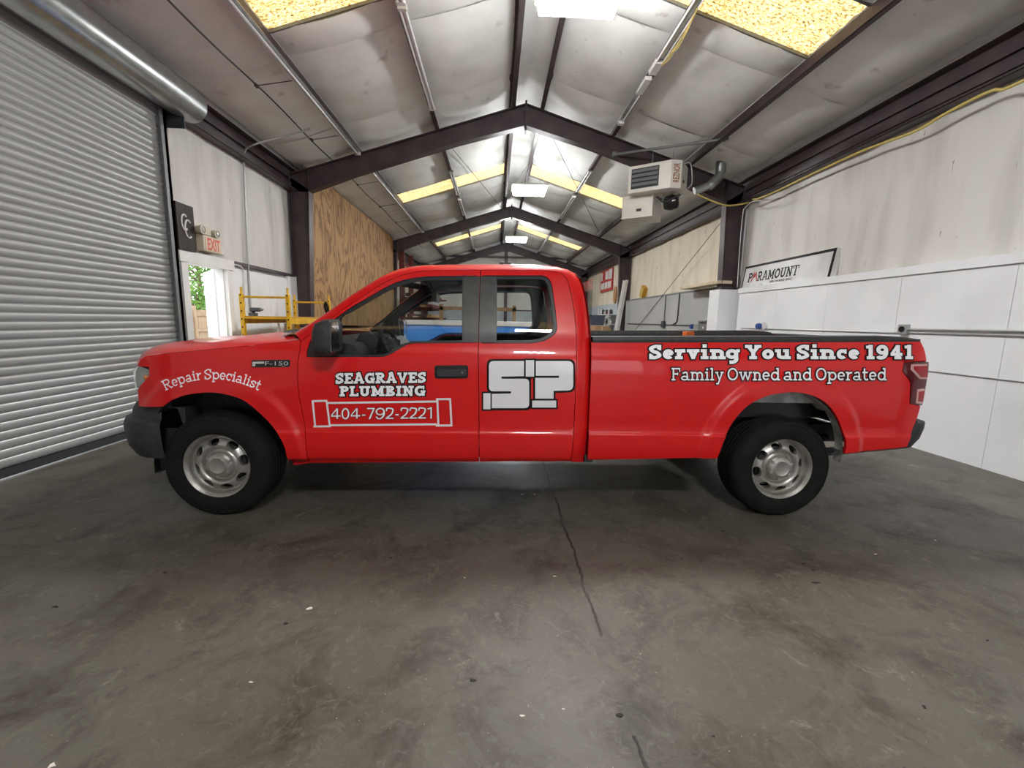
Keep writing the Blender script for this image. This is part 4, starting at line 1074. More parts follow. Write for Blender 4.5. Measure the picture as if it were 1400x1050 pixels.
for yc_, lb in ((-.42, 'driver seat'), (.42, 'passenger seat')):
    st = MB().prism([(-.80, .80), (-.78, .90), (-.42, .87), (-.30, .86), (-.28, .72), (-.75, .70)], lambda x, z: (x, yc_-.26, z), lambda x, z: (x, yc_+.26, z)).build('front_seat', 'interior_grey', truck, smooth=30, bevel=.03)
    MB().prism([(-.42, .84), (-.26, 1.44), (-.20, 1.46), (-.14, 1.44), (-.26, .80)], lambda x, z: (x, yc_-.25, z), lambda x, z: (x, yc_+.25, z)).build('seat_back', 'interior_grey', st, smooth=30, bevel=.03)
    MB().prism([(-.27, 1.50), (-.24, 1.65), (-.16, 1.66), (-.13, 1.62), (-.17, 1.49)], lambda x, z: (x, yc_-.13, z), lambda x, z: (x, yc_+.13, z)).build('headrest', 'interior_grey', st, smooth=30, bevel=.02)
rs = MB().prism([(.12, .75), (.12, .92), (.40, .90), (.47, .78)], lambda x, z: (x, -.72, z), lambda x, z: (x, .72, z)).build('rear_bench', 'interior_grey', truck, smooth=30, bevel=.03)
MB().prism([(.38, .88), (.47, 1.36), (.52, 1.36), (.52, .88)], lambda x, z: (x, -.72, z), lambda x, z: (x, .72, z)).build('bench_back', 'interior_grey', rs, smooth=30, bevel=.02)
rows = []
for k in range(nA-4, nR_+3):
    b = P1[k]; y0 = abs(b[1])-.02; rows.append([(b[0]+.02, t*y0, b[2]-.045+.035*(1-t*t)) for t in np.linspace(-1, 1, 9)])
MB().loft(rows).build('headliner', 'headliner', truck, smooth=60)
for s in (-1, 1):
    # inner faces of the pillars
    m = MB(); kk = [(P0[k], P1[k]) for k in range(0, nA+2)]
    m.loft([[np.array([a[0]+.02, s*(abs(a[1])-.055), a[2]-.02]) for a, b in kk], [np.array([b[0]+.035, s*(abs(b[1])-.075), b[2]-.028]) for a, b in kk], [np.array([b[0]+.01, s*(abs(b[1])-.03), b[2]-.012]) for a, b in kk]])
    m.build('pillar_trim', 'interior_grey', truck, smooth=60)
    q0, q1 = S(634, 380), S(679, 468)
    MB().prism([S(634, 380), S(677, 380), S(677, 468), S(634, 468)], lambda x, z: (x, s*(sideW(x, z)-.03), z), lambda x, z: (x, s*(sideW(x, z)-.10), z)).build('centre_pillar_trim', 'interior_dark', truck, smooth=0)
    MB().prism([S(744, 375), S(770, 374), S(788, 440), S(789, 520), S(735, 520), S(735, 470), S(752, 463), S(758.5, 450), S(752, 392)], lambda x, z: (x, s*(sideW(x, z)-.03), z), lambda x, z: (x, s*(sideW(x, z)-.12), z)).build('rear_pillar_trim', 'interior_dark', truck, smooth=0)
    y_ = s*.38
    MB().box(-.62, -.42, y_-.16, y_+.16, 1.742, 1.757).build('sun_visor', 'interior_grey', truck, smooth=0, bevel=.005)
MB().box(-.66, -.62, -.12, .12, 1.60, 1.67).tube([(-.64, 0, 1.66), (-.70, 0, 1.76)], .01, 6).build('rear_view_mirror', 'gloss_black', truck, smooth=0)
# fender badge and roof-mounted bits
bd = skin('fender_badge', rrect(Sl([(344.3, 492.2), (396.8, 491.6), (396.8, 501.4), (344.3, 502.2)]), .012), 'gloss_black', truck, -1, off=.006, gap=0, flange=.008)
skin('badge_bar', Sl([(346, 494.5), (362, 494.2), (362, 497), (350, 497.2), (350, 500.5), (346, 500.6)]), 'chrome', bd, -1, off=.009, gap=0, flange=.003)

# ------------------------------------------------------------------ lettering
def arc(cx, cy, rx, ry, a0, a1, n=14):
    return [(cx+rx*math.cos(math.radians(a0+(a1-a0)*k/n)), cy+ry*math.sin(math.radians(a0+(a1-a0)*k/n))) for k in range(n+1)]
def spl(*p): return [tuple(q) for q in crom(p, 6*len(p))]
def glyph(ch, t, sf=1.0):
    """slab-serif letter as strokes: (width, [(points, thickness)]); cap height 1, stem weight t"""
    o = t/2; X = .70; h = t*.78*sf+.02 if sf else t; q = h/2; k = (.10+o*.75)*(1 if sf else 0)   # serif thickness and reach
    st = []
    def P(pts, w=t): st.append((pts, w))
    def stem(x, y0, y1, top='', bot='b'):
        P([(x, y0), (x, y1)])
        if not sf: return
        if bot == 'b': P([(x-k-o*.3, y0+q), (x+k+o*.3, y0+q)], h)
        if bot == 'l': P([(x-k-o*.3, y0+q), (x, y0+q)], h)
        if bot == 'r': P([(x, y0+q), (x+k+o*.3, y0+q)], h)
        if top == 'b': P([(x-k-o*.3, y1-q), (x+k+o*.3, y1-q)], h)
        if top == 'l': P([(x-k-o*.3, y1-q), (x, y1-q)], h)
        if top == 'r': P([(x, y1-q), (x+k+o*.3, y1-q)], h)
    e = k+o*.3
    if ch in 'Ss':
        H = 1.0 if ch == 'S' else X; w = .76*(1 if ch == 'S' else .80); m_ = H/2
        P(spl((w-o*1.1, H*.70), (w*.74, H-o*.95), (w*.45, H-o), (o*1.02, H*.735), (w*.36, H*.54), (w*.66, H*.45), (w-o*1.02, H*.262), (w*.55, o), (w*.26, o*.95), (o*1.1, H*.30)), t*.93)
        P([(w-o*.75, H*.62), (w-o*.75, H)], t*.55); P([(o*.75, 0), (o*.75, H*.38)], t*.55); return w, st
    if ch == 'e':
        w = .64; P([(o, X*.5), (w-o*.6, X*.5)], t*.62); P(arc(w/2, X/2, w/2-o, X/2-o, 2, 318, 26)); return w, st
    if ch == 'c':
        w = .62; P(arc(w/2, X/2, w/2-o, X/2-o, 40, 318, 24)); P([(w-o*.9, X*.55), (w-o*.9, X)], t*.55); return w, st
    if ch in 'oO':
        H, w = (X, .68) if ch == 'o' else (1, .90); P(arc(w/2, H/2, w/2-o, H/2-o, 0, 360, 36)[:-1]+['c']); return w, st
    if ch == 'r':
        x = e; w = e+.40; stem(x, 0, X, 'l'); P(spl((x, X*.45), (x+.12, X*.80), (w-.02, X-o*.9))); return w, st
    if ch == 'v' or ch == 'w' or ch == 'y':
        w = .74 if ch != 'w' else 1.12; xs = [e*.8, w-e*.8] if ch != 'w' else [e*.8, w/2, w-e*.8]
        if ch == 'w':
            m1, m2 = (xs[0]+xs[1])/2, (xs[1]+xs[2])/2; P([(xs[0], X-q), (m1, o*.6), (xs[1], X-q), (m2, o*.6), (xs[2], X-q)], t*.86)
        elif ch == 'v': P([(xs[0], X-q), (w/2, o*.6), (xs[1], X-q)], t*.9)
        else:
            P([(xs[0], X-q), (w/2+.01, .04)], t*.9); P([(xs[1], X-q), (w*.36, -.25), (w*.12, -.25)], t*.9)
        for x in xs:
            if sf: P([(x-e*.8, X-q), (x+e*.8, X-q)], h)
        return w, st
    if ch in 'il':
        w = 2*e+.02; x = e+.01
        if ch == 'i': stem(x, 0, X, 'l'); P([(x, .80), (x, .80+max(t, .15))], max(t, .15))
        else: stem(x, 0, 1, 'l')
        return w, st
    if ch in 'nm':
        n = 1 if ch == 'n' else 2; x = e; d = .36+o*.9; stem(x, 0, X, 'l')
        for j in range(n):
            P([(x+d*j, X*.55)] + arc(x+d*j+d/2, X*.62, d/2, X*.38-o, 170, 0, 14) + [(x+d*(j+1), 0)])
            if sf: P([(x+d*(j+1)-e*.9, q), (x+d*(j+1)+e, q)], h)
        return x+d*n+e, st
    if ch == 'u':
        x = e; d = .36+o*.9; w = x+d+e; P([(x, X)] + arc(x+d/2, X*.38, d/2, X*.38-o, 180, 360, 14) + [(x+d, X*.4)]); stem(x+d, 0, X, 'l', 'r')
        if sf: P([(x-e, X-q), (x, X-q)], h)
        return w, st
    if ch == 'a':
        w = .72; x = w-e-o*.2; P([(x, q), (x, X*.55)]); P(spl((x, X*.5), (x-.06, X*.88), (x-.22, X-o*.9), (o+.05, X*.80)), t*.9)
        P(arc((x)*.53+.0, X*.27, x*.53-o*.55, X*.27-o*.8, 0, 360, 24)[:-1]+['c'], t*.85); P([(x, q), (w, q)], h); return w, st
    if ch in 'dp':
        w = .80; rx = .30
        if ch == 'd': x = w-e; stem(x, 0, 1, 'l', 'r'); cx = x-rx+o*.4
        else: x = e; stem(x, -.27, X, 'l', 'b'); cx = x+rx-o*.4
        P(arc(cx, X/2, rx-o*.35, X/2-o*.95, 0, 360, 30)[:-1]+['c']); return w, st
    if ch == 'g':
        w = .76; x = w-e*.95; rx = .28; cx = x-rx+o*.3
        P(arc(cx, X*.52, rx-o*.3, X*.48-o*.9, 0, 360, 30)[:-1]+['c']); P(spl((x, X-q), (x, X*.3), (x, -.06), (x-.18, -.27+o*.6), (o*1.2, -.20)))
        if sf: P([(x, X-q), (w, X-q)], h)
        return w, st
    if ch == 't':
        w = .50; x = .18; P(spl((x, .96), (x, .5), (x, .2), (x+.12, o*.85), (w, .10))); P([(0, X-q), (w-.04, X-q)], h); return w, st
    if ch == 'Y':
        w = .92; P([(e*.8, 1-q), (w/2, .46), (w-e*.8, 1-q)], t*.92); stem(w/2, 0, .5)
        if sf:
            for x in (e*.8, w-e*.8): P([(x-e*.9, 1-q), (x+e*.9, 1-q)], h)
        return w, st
    if ch in 'FEPRBL':
        w = {'F': .76, 'E': .80, 'P': .80, 'R': .92, 'B': .84, 'L': .76}[ch]; x = e
        stem(x, 0, 1, 'l' if ch != 'L' else 'b', 'b' if ch in 'FPR' else 'l')
        if ch in 'FE':
            P([(x, 1-q), (w-.02, 1-q)], h); P([(w-.02-o*.5, 1), (w-.02-o*.5, .68)], t*.62); P([(x, .52), (w*.74, .52)], h); P([(w*.70, .40), (w*.70, .64)], t*.5)
        if ch in 'EL': P([(x, q), (w-.0, q)], h); P([(w-o*.5, 0), (w-o*.5, .34)], t*.62)
        if ch in 'PR':
            P([(x, 1-q)] + [(w*.55, 1-q)] + arc(w*.55, .725, w*.45-o-(.10 if ch == 'R' else 0), .275-q, 90, -90, 14) + [(x, .45+q)], t*.92)
        if ch == 'R': P([(w*.48, .46), (w*.80, q)], t*.92); P([(w*.72, q), (w+.02, q)], h)
        if ch == 'B':
            P([(x, 1-q), (w*.52, 1-q)] + arc(w*.52, .755, w*.40-o, .245-q, 90, -90, 12) + [(x, .51)], t*.86)
            P([(x, .51), (w*.55, .51)] + arc(w*.55, .255, w*.45-o, .255-q, 90, -90, 12) + [(x, q)], t*.86)
        return w, st
    if ch in 'AVMN':
        if ch == 'A':
            w = .98; P([(e*.8, q), (w*.47, 1-o*.3), (w*.53, 1-o*.3), (w-e*.8, q)], t*.9); P([(w*.25, .33), (w*.75, .33)], h*.9)
            if sf:
                for x in (e*.8, w-e*.8): P([(x-e*.8, q), (x+e*.8, q)], h)
                P([(w*.25, 1-q), (w*.55, 1-q)], h)
        elif ch == 'V':
            w = .94; P([(e*.8, 1-q), (w/2, o*.5), (w-e*.8, 1-q)], t*.9)
            if sf:
                for x in (e*.8, w-e*.8): P([(x-e*.8, 1-q), (x+e*.8, 1-q)], h)
        elif ch == 'M':
            w = 1.16; stem(e, 0, 1, 'l'); stem(w-e, 0, 1, 'r'); P([(e, 1-o*.3), (w/2, .22), (w-e, 1-o*.3)], t*.85)
        else:
            w = .98; P([(e, 0), (e, 1)], t*.9); P([(w-e, 0), (w-e, 1)], t*.9); P([(e, 1-o*.4), (w-e, o*.4)], t*.9)
            if sf: P([(0, q), (2*e, q)], h); P([(w-2*e, 1-q), (w, 1-q)], h); P([(0, 1-q), (e, 1-q)], h)
        return w, st
    if ch == 'U':
        w = .94; P([(e, 1)] + arc(w/2, .36, w/2-e, .36-o, 180, 360, 16) + [(w-e, 1)])
        if sf:
            for x in (e, w-e): P([(x-e, 1-q), (x+e, 1-q)], h)
        return w, st
    if ch == 'G' or ch == 'C':
        w = .90; P(arc(w/2, .5, w/2-o, .5-o, 48, 320 if ch == 'C' else 345, 26)); P([(w-o*1.1, .64), (w-o*1.1, 1)], t*.55)
        if ch == 'G': P([(w-o*1.2, 0), (w-o*1.2, .44)], t*.9); P([(w*.56, .44), (w+.02, .44)], h)
        return w, st
    if ch == 'I': stem(e+.01, 0, 1, 'b'); return 2*e+.02, st
    if ch == 'T':
        w = .86; stem(w/2, 0, 1); P([(0, 1-q), (w, 1-q)], h); P([(o*.5, 1), (o*.5, .68)], t*.6); P([(w-o*.5, 1), (w-o*.5, .68)], t*.6); return w, st
    if ch == 'K':
        w = .92; stem(e, 0, 1, 'b'); P([(w-e, 1), (e, .40)], t*.85); P([(w*.42, .55), (w-e*.7, 0)], t*.85); return w, st
    if ch == '1':
        w = .60; x = w/2+.03; stem(x, 0, 1); P([(x, 1-o), (.06, .84)], t*.8); return w, st
    if ch == '4':
        w = .76; x = w*.66; P([(x, q), (x, .98)]); P([(x-o*.2, .98-o*.4), (o*1.2, .36), ], t*.75); P([(o*.6, .30 if not sf else .34), (w, .30 if not sf else .34)], h)
        if sf: P([(x-e*.9, q), (x+e*.9, q)], h)
        return w, st
    if ch == '9':
        w = .70; P(arc(w/2, .66, w/2-o, .34-o, 0, 360, 28)[:-1]+['c']); P(spl((w-o, .66), (w-o*1.1, .36), (w*.60, o*1.05), (w*.25, o*.9), (o*.9, .22))); return w, st
    if ch == '0': w = .60; P(arc(w/2, .5, w/2-o, .5-o, 0, 360, 32)[:-1]+['c']); return w, st
    if ch == '7': w = .58; P([(0, 1-q), (w, 1-q)], t); P([(w-o*.8, 1-q), (w*.30, 0)]); return w, st
    if ch == '2': w = .60; P(spl((o, .70), (w*.18, .93), (w*.5, 1-o), (w*.86, .88), (w-o, .70), (w*.72, .42), (w*.30, .18), (o*.9, o))); P([(0, o), (w, o)]); return w, st
    if ch == '-': P([(.06, .36), (.32, .36)]); return .38, st
    return .35, st
def stroke_poly(pts, hw, ext=0.0):
    closed = pts[-1] == 'c'
    P = [np.array(p, float) for p in (pts[:-1] if closed else pts)]
    P = [p for i, p in enumerate(P) if i == 0 or np.linalg.norm(p-P[i-1]) > 1e-6]; n = len(P)
    if not closed and ext:
        P[0] = P[0] - ext*(P[1]-P[0])/np.linalg.norm(P[1]-P[0]); P[-1] = P[-1] + ext*(P[-1]-P[-2])/np.linalg.norm(P[-1]-P[-2])
    Lf, Rt = [], []
    for i in range(n):
        a = P[i-1] if (i or closed) else P[i]; b = P[(i+1) % n] if (i < n-1 or closed) else P[i]
        e1 = P[i]-a if np.linalg.norm(P[i]-a) > 1e-9 else b-P[i]; e2 = b-P[i] if np.linalg.norm(b-P[i]) > 1e-9 else e1
        e1 = e1/np.linalg.norm(e1); e2 = e2/np.linalg.norm(e2); n1, n2 = np.array([-e1[1], e1[0]]), np.array([-e2[1], e2[0]])
        bb = n1+n2; d = bb @ bb; off = hw*(2*bb/d if d > .7 else n1*1.0)
        if np.linalg.norm(off) > 1.9*hw: off = off/np.linalg.norm(off)*1.9*hw
        Lf.append(P[i]+off); Rt.append(P[i]-off)
    V = []; F = []
    for l, r in zip(Lf, Rt): V += [tuple(l), tuple(r)]
    for i in range(n if closed else n-1):
        j = (i+1) % n; F.append([2*i, 2*i+1, 2*j+1, 2*j])
    return V, F
def corners(pts, th):
    """cut a stroke at its sharp corners so that each leg ends square"""
    if pts[-1] == 'c': return [pts]
    out = [[pts[0]]]
    for i in range(1, len(pts)):
        out[-1].append(pts[i])
        if i < len(pts)-1:
            a, b, c = (np.array(q, float) for q in (pts[i-1], pts[i], pts[i+1])); e1 = (b-a)/np.linalg.norm(b-a); e2 = (c-b)/np.linalg.norm(c-b)
            if e1 @ e2 < .35:
                out[-1][-1] = tuple(b+e1*th*.22); out.append([tuple(b-e2*th*.22)])
    return out
def dpath(pts, step=.2):
    if pts[-1] == 'c': return pts
    out = [pts[0]]
    for a, b in zip(pts, pts[1:]):
        k = max(1, int(math.hypot(b[0]-a[0], b[1]-a[1])/step)); out += [(a[0]+(b[0]-a[0])*j/k, a[1]+(b[1]-a[1])*j/k) for j in range(1, k+1)]
    return out
def line_strokes(txt, t, sf=1.0, gap=.07, space=.26):
    x = 0; out = []
    for ch in txt:
        if ch == ' ': x += space; continue
        w, st = glyph(ch, t, sf)
        for pts, th in st:
            for piece in corners(pts, th): out.append(([(p[0]+x, p[1]) if p != 'c' else 'c' for p in piece], th))
        x += w+gap
    return x-gap, out
def decal(name, polys, m, parent, off, mapfn, sgn=-1):
    """2D polygons (verts, faces) laid on the body through mapfn -> (x, z)"""
    V, F, Nn = [], [], []
    for k_, (v, f) in enumerate(polys):
        i = len(V); lift = .00012*(k_ % 14)          # overlapping strokes never share a plane
        for p in v:
            x, z = mapfn(*p); V.append((x, sgn*(sideW(x, z)+off+lift), z)); Nn.append(sideN(x, z, sgn))
        F += [[i+k for k in q] for q in f]
    me = bpy.data.meshes.new(name); me.from_pydata(V, [], F); me.update()
    F = [list(p.vertices)[::-1] if p.normal.y*sgn < 0 else list(p.vertices) for p in me.polygons]; me.clear_geometry(); me.from_pydata(V, [], F); me.update()
    for p in me.polygons: p.use_smooth = True
    me.normals_split_custom_set_from_vertices([tuple(n) for n in Nn])
    o = bpy.data.objects.new(name, me); C.objects.link(o); me.materials.append(MT[m]); o.parent = parent
    return o
def lettering(label, txt, t, parent, x0, x1, yb, cap, outline=0, mapper=None, m='decal_white', sf=1.0, yb1=None):
    w, st = line_strokes(txt, t, sf); sx = (x1-x0)/w; yb1 = yb if yb1 is None else yb1
    mp = mapper or (lambda u, v: S(x0+u*sx, yb+(yb1-yb)*u/w-v*cap))
    top = decal('lettering', [stroke_poly(dpath(p), h/2) for p, h in st], m, parent, .0065, mp); top['label'] = label
    if outline: decal('lettering_outline', [stroke_poly(dpath(p), h/2+outline, outline) for p, h in st], 'decal_black', top, .003, mp)
    return top
def tdense(v, f): return v, f
bed_near = [o for o in truck.children if o.name.startswith('bed_side')][0]
door_near = [o for o in truck.children if o.name.startswith('front_door')][0]
rdoor_near = [o for o in truck.children if o.name.startswith('rear_door')][0]
fend_near = [o for o in truck.children if o.name.startswith('front_fender')][0]
lettering('white slab lettering with a black outline reading Serving You Since 1941', 'Serving You Since 1941', .245, bed_near, 886.5, 1248, 491, 19.6, .085)
lettering('white lettering with a black outline reading Family Owned and Operated', 'Family Owned and Operated', .135, bed_near, 917.5, 1211, 520, 17.2, .085)
lettering('upper line of the firm name in white slab letters', 'SEAGRAVES', .25, door_near, 459, 582.5, 524.6, 14.6, .11, yb1=523.2)
lettering('lower line of the firm name in white slab letters', 'PLUMBING', .25, door_near, 464.5, 581.5, 541.8, 14.0, .11, yb1=541.0)
# arched lettering over the front wheel
w_, st_ = line_strokes('Repair Specialist', .125)
def arcmap(u, v):
    s = (u/w_-.5)*(131.5)                       # pixels along the arc
    cx, cy, R_ = 290.5, 655.0, 136.5
    a = s/R_*1.0; r = R_+v*14.2
    return S(cx+r*math.sin(a), cy-r*math.cos(a))
lt = decal('lettering', [stroke_poly(p, h/2) for p, h in st_], 'decal_white', fend_near, .0045, arcmap); lt['label'] = 'white arched lettering reading Repair Specialist'
# telephone number in plain letters inside a pipe outline
lettering('white telephone number inside the pipe outline', '404-792-2221', .115, door_near, 452.5, 594.5, 573.2, 15.4, .03, yb1=571.8, sf=0)
def cropB(x, y): return (400+.2571*x, 340+.2571*y)
pl = []
for pts in ([(108, 810), (184, 808)], [(112, 945), (202, 944)], [(108, 806), (122, 950)], [(182, 806), (200, 948)], [(764, 800), (842, 799)], [(762, 940), (846, 939)], [(770, 798), (776, 944)], [(838, 797), (846, 943)],
            [(184, 820), (766, 812)], [(198, 938), (766, 933)]):
    pts = [cropB(*p) for p in pts]; d = []
    for i in range(9): d.append((pts[0][0]+(pts[1][0]-pts[0][0])*i/8, pts[0][1]+(pts[1][1]-pts[0][1])*i/8))
    pl.append(stroke_poly(d, 1.35))
o = decal('pipe_outline', pl, 'decal_grey', door_near, .004, lambda a, b: S(a, b)); o['label'] = 'pale pipe outline framing the telephone number'
# SP emblem
def cropC(x, y): return (600+.2952*x, 340+.2952*y)
def rpoly(pts, rad):
    out = []
    n = len(pts)
    for i in range(n):
        p0, p1, p2 = (np.array(pts[(i+k) % n], float) for k in (-1, 0, 1)); r = rad[i] if isinstance(rad, (list, tuple)) else rad
        if r == 0: out.append(tuple(p1)); continue
        a = p1+(p0-p1)/np.linalg.norm(p0-p1)*r; b = p1+(p2-p1)/np.linalg.norm(p2-p1)*r
        for k in range(5): t = k/4; out.append(tuple((1-t)**2*a+2*t*(1-t)*p1+t*t*b))
    return out
def tri(poly):
    P = dense(poly, 14.0); V = [Vector(p) for p in P]; n = len(V)
    xs, ys = [p[0] for p in P], [p[1] for p in P]
    for x in np.arange(min(xs)+7, max(xs), 14):
        for y in np.arange(min(ys)+7, max(ys), 14):
            if in_poly(x, y, P): V.append(Vector((x, y)))
    v2, _, f2, *_ = delaunay_2d_cdt(V, [(k, (k+1) % n) for k in range(n)], [], 0, 1e-5)
    return [tuple(p) for p in v2], [f for f in f2 if in_poly(sum(v2[k][0] for k in f)/3, sum(v2[k][1] for k in f)/3, P)]
s_body = [(232, 520), (394, 520), (394, 590), (290, 592), (290, 602), (418, 602), (418, 738), (245, 738), (245, 672), (334, 670), (334, 660), (232, 660)]
s_rad = [22, 0, 0, 0, 0, 20, 22, 0, 0, 0, 0, 20]
p_body = [(449, 520), (622, 520), (622, 656), (531, 658), (531, 694), (446, 694), (446, 598), (556, 598), (556, 588), (449, 588)]
p_rad = [0, 26, 26, 0, 0, 0, 0, 0, 0, 0]
caps = [[(402, 516), (441, 516), (441, 592), (402, 592)], [(206, 669), (239, 669), (239, 743), (206, 743)], [(432, 703), (543, 703), (543, 735), (432, 735)]]
wh = [rpoly(s_body, s_rad), rpoly(p_body, p_rad)] + caps
bk = [rpoly([(222, 511), (400, 511), (427, 594), (427, 748), (236, 748), (236, 668), (222, 660)], [26, 0, 8, 24, 0, 0, 18]), rpoly([(436, 511), (631, 511), (631, 664), (540, 668), (540, 706), (437, 706)], [0, 30, 30, 0, 0, 0])]
bk += [shrink(c, -7.5) for c in caps]
em = lambda a, b: S(*cropC(a, b))
eo = decal('emblem', [tri(p) for p in wh], 'decal_grey', rdoor_near, .0045, em); eo['label'] = 'pale grey two-letter emblem drawn as pipe fittings with black outlines'
decal('emblem_outline', [tri(p) for p in bk], 'decal_black', eo, .0025, em)
# badge letters
v, f = text_mesh('F-150'); xs = [p[0] for p in v]; hy = max(p[1] for p in v)
decal('badge_letters', [(v, f)], 'chrome', bd, .010, lambda a, b: S(363.5+(a-min(xs))/(max(xs)-min(xs))*31.5, 499.2-b/hy*5.2))
v, f = text_mesh('XL'); xs = [p[0] for p in v]; hy = max(p[1] for p in v)
decal('badge_letters', [(v, f)], 'chrome', bd, .010, lambda a, b: S(386+(a-min(xs))/(max(xs)-min(xs))*5, 501.2-b/hy*1.6))

# ------------------------------------------------------------------ lights
def led_panel(y, label):
    o = empty('led_light_panel', (.86, y, 4.96), label, 'light fixture', 'light panels along the ridge')
    MB().box(-.47, .47, -.30, .30, 0, .05).build('housing', 'white_paint', o, smooth=0, bevel=.006)
    MB().prism([(-.44, 0), (-.42, -.12), (.42, -.12), (.44, 0)], lambda a, c: (a, -.27, c), lambda a, c: (a, .27, c)).build('diffuser', 'led', o, smooth=0)
    MB().box(-.30, .30, -.20, .20, .05, .056).build('ceiling_fill', 'led_fill', o, smooth=0)  # glowing slab added on the housing to brighten the ceiling
    for sx in (-.4, .4):
        for sy in (-.2, .2): MB().tube([(sx, sy, .05), (.06, sy, zt(.92)-4.95)], .004, 5).build('hanger_wire', 'grey_steel', o)
for y, l in ((-2.1, 'bright white light panel over the end bay by the open bay door'), (5.08, 'bright white light panel above the truck'), (12.1, 'bright white light panel beyond the first portal frame'), (19.2, 'bright white light panel in the farthest bay')): led_panel(y, l)
def strip(x, y0, y1, label, lamps=2, bare=False):
    s = -1 if x < RX else 1
    o = empty('strip_light', (x, (y0+y1)/2, zt(x)), label, 'strip light', 'fluorescent strip lights under the purlins'); h = (y1-y0)/2
    xo = -s*.075
    MB().prism([(xo-.055, -.03), (xo-.035, .0), (xo+.035, .0), (xo+.055, -.03)], lambda a, c: (a, -h, c), lambda a, c: (a, h, c)).build('channel', 'white_paint' if not bare else 'galvanised', o, smooth=0)
    for k in range(lamps):
        tx_ = xo + (-.032 if k == 0 else .032)*(1 if lamps > 1 else 0)
        MB().tube([(tx_, -h+.04, -.052), (tx_, h-.04, -.052)], .017, 10).build('tube_lamp', 'tube_white', o)
    for q in (-h, h-.05): MB().box(xo-.055, xo+.055, q, q+.05, -.07, -.005).build('end_cap', 'white_paint', o, smooth=0)
strip(PUR[2], 3.2, 5.75, 'twin tube strip light on the purlin, over the roll-up door side of the truck'); strip(PUR[2], 5.8, 8.35, 'twin tube strip light ending just before the first portal frame')
strip(PUR[2], 11.6, 13.6, 'twin tube strip light crossing the second skylight'); strip(PUR[2], 14.1, 16.1, 'twin tube strip light just before the second portal frame'); strip(PUR[2], 20.2, 23.4, 'twin tube strip light in the farthest bay')
strip(PUR[1], 3.0, 9.2, 'long single tube strip light beside the first skylight', 1, True); strip(PUR[1], 10.0, 16.8, 'long single tube strip light above the plywood wall', 1, True)
strip(PUR[5], 2.6, 5.2, 'twin tube strip light beside the heater-side skylight'); strip(PUR[5], 11.2, 12.9, 'twin tube strip light next to the second heater-side skylight'); strip(PUR[5], 13.4, 16.2, 'twin tube strip light beyond the second heater-side skylight'); strip(PUR[5], 19.4, 23.5, 'twin tube strip light in the farthest bay, heater side')
# broken fixture with its cover off and wires hanging
x = PUR[5]; o = empty('broken_strip_light', (x-.08, 6.8, zt(x)), 'open strip light fixture with loose wires hanging from it', 'strip light')
MB().box(-.05, .05, -1.45, -.15, -.02, 0).build('channel', 'galvanised', o, smooth=0)
MB().box(-.05, -.045, -1.45, -.15, -.06, 0).box(.045, .05, -1.45, -.15, -.06, 0).build('channel_side', 'white_paint', o, smooth=0)
MB().box(-.055, .055, -1.52, -1.42, -.08, 0).build('end_cap', 'white_paint', o, smooth=0)
MB().box(-.055, .055, -.15, .15, -.07, 0).build('joint_cover', 'white_paint', o, smooth=0)
MB().box(-.05, .05, .30, .75, -.055, 0).build('ballast', 'white_paint', o, smooth=0, bevel=.004)
MB().box(-.05, .05, .75, 1.75, -.03, 0).build('ballast_channel', 'galvanised', o, smooth=0)
MB().tube([(.02, .8, -.05), (.02, 1.7, -.05)], .017, 8).build('tube_lamp', 'tube_white', o)
MB().box(-.05, .05, 1.72, 1.82, -.08, 0).build('lamp_holder', 'white_paint', o, smooth=0)
m = MB(); rn = random.Random(4)
for k in range(5):
    p = [(.03+rn.uniform(0, .02), -1.2+.23*j+rn.uniform(-.05, .05), -.05-.10*math.sin(PI*j/5)*rn.uniform(.5, 1.5)) for j in range(6)]
    m.tube([tuple(q) for q in crom(p, 24)], .004, 5)
m.build('loose_wires', 'cable_yellow', o)

# ------------------------------------------------------------------ unit heater
PA, PB = np.array([2.39, 9.3, 4.86]), np.array([4.05, 8.1, 4.74])
hp = empty('heater_support_pipe', tuple((PA+PB)/2), 'grey pipe spanning from the portal frame to a purlin above the heater', 'pipe')
c0 = (PA+PB)/2
MB().tube([PA-c0, PB-c0+(PB-PA)*.04], .024, 10).build('pipe', 'grey_steel', hp)
for p in (PA, PB): MB().box(p[0]-c0[0]-.04, p[0]-c0[0]+.04, p[1]-c0[1]-.04, p[1]-c0[1]+.04, p[2]-c0[2]-.03, p[2]-c0[2]+.04).build('clamp', 'grey_steel', hp, smooth=0)
ax_ = (PB-PA)*np.array([1, 1, 0]); ax_ /= np.linalg.norm(ax_); nb = np.array([ax_[1], -ax_[0], 0])     # along the heater, out of its front
fp = PA + nb*.30
if nb[1] > 0: nb = -nb; fp = PA+nb*.30
def FP(px, py): return onP(px, py, fp, nb)
c1, c2, c3, c4 = FP(860, 229.5), FP(931, 214), FP(928, 254), FP(857.5, 266)
w0 = (c1-fp) @ ax_; w1 = (c2-fp) @ ax_; ztop = (c1[2]+c2[2])/2; zbot = (c3[2]+c4[2])/2
hw, hh = (w1-w0)/2, (ztop-zbot)/2; hc = fp + ax_*((w0+w1)/2); hc[2] = (ztop+zbot)/2
ht = empty('unit_heater', tuple(hc), 'white gas unit heater with dark louvres hanging under the roof', 'unit heater', rz=math.atan2(ax_[1], ax_[0]))
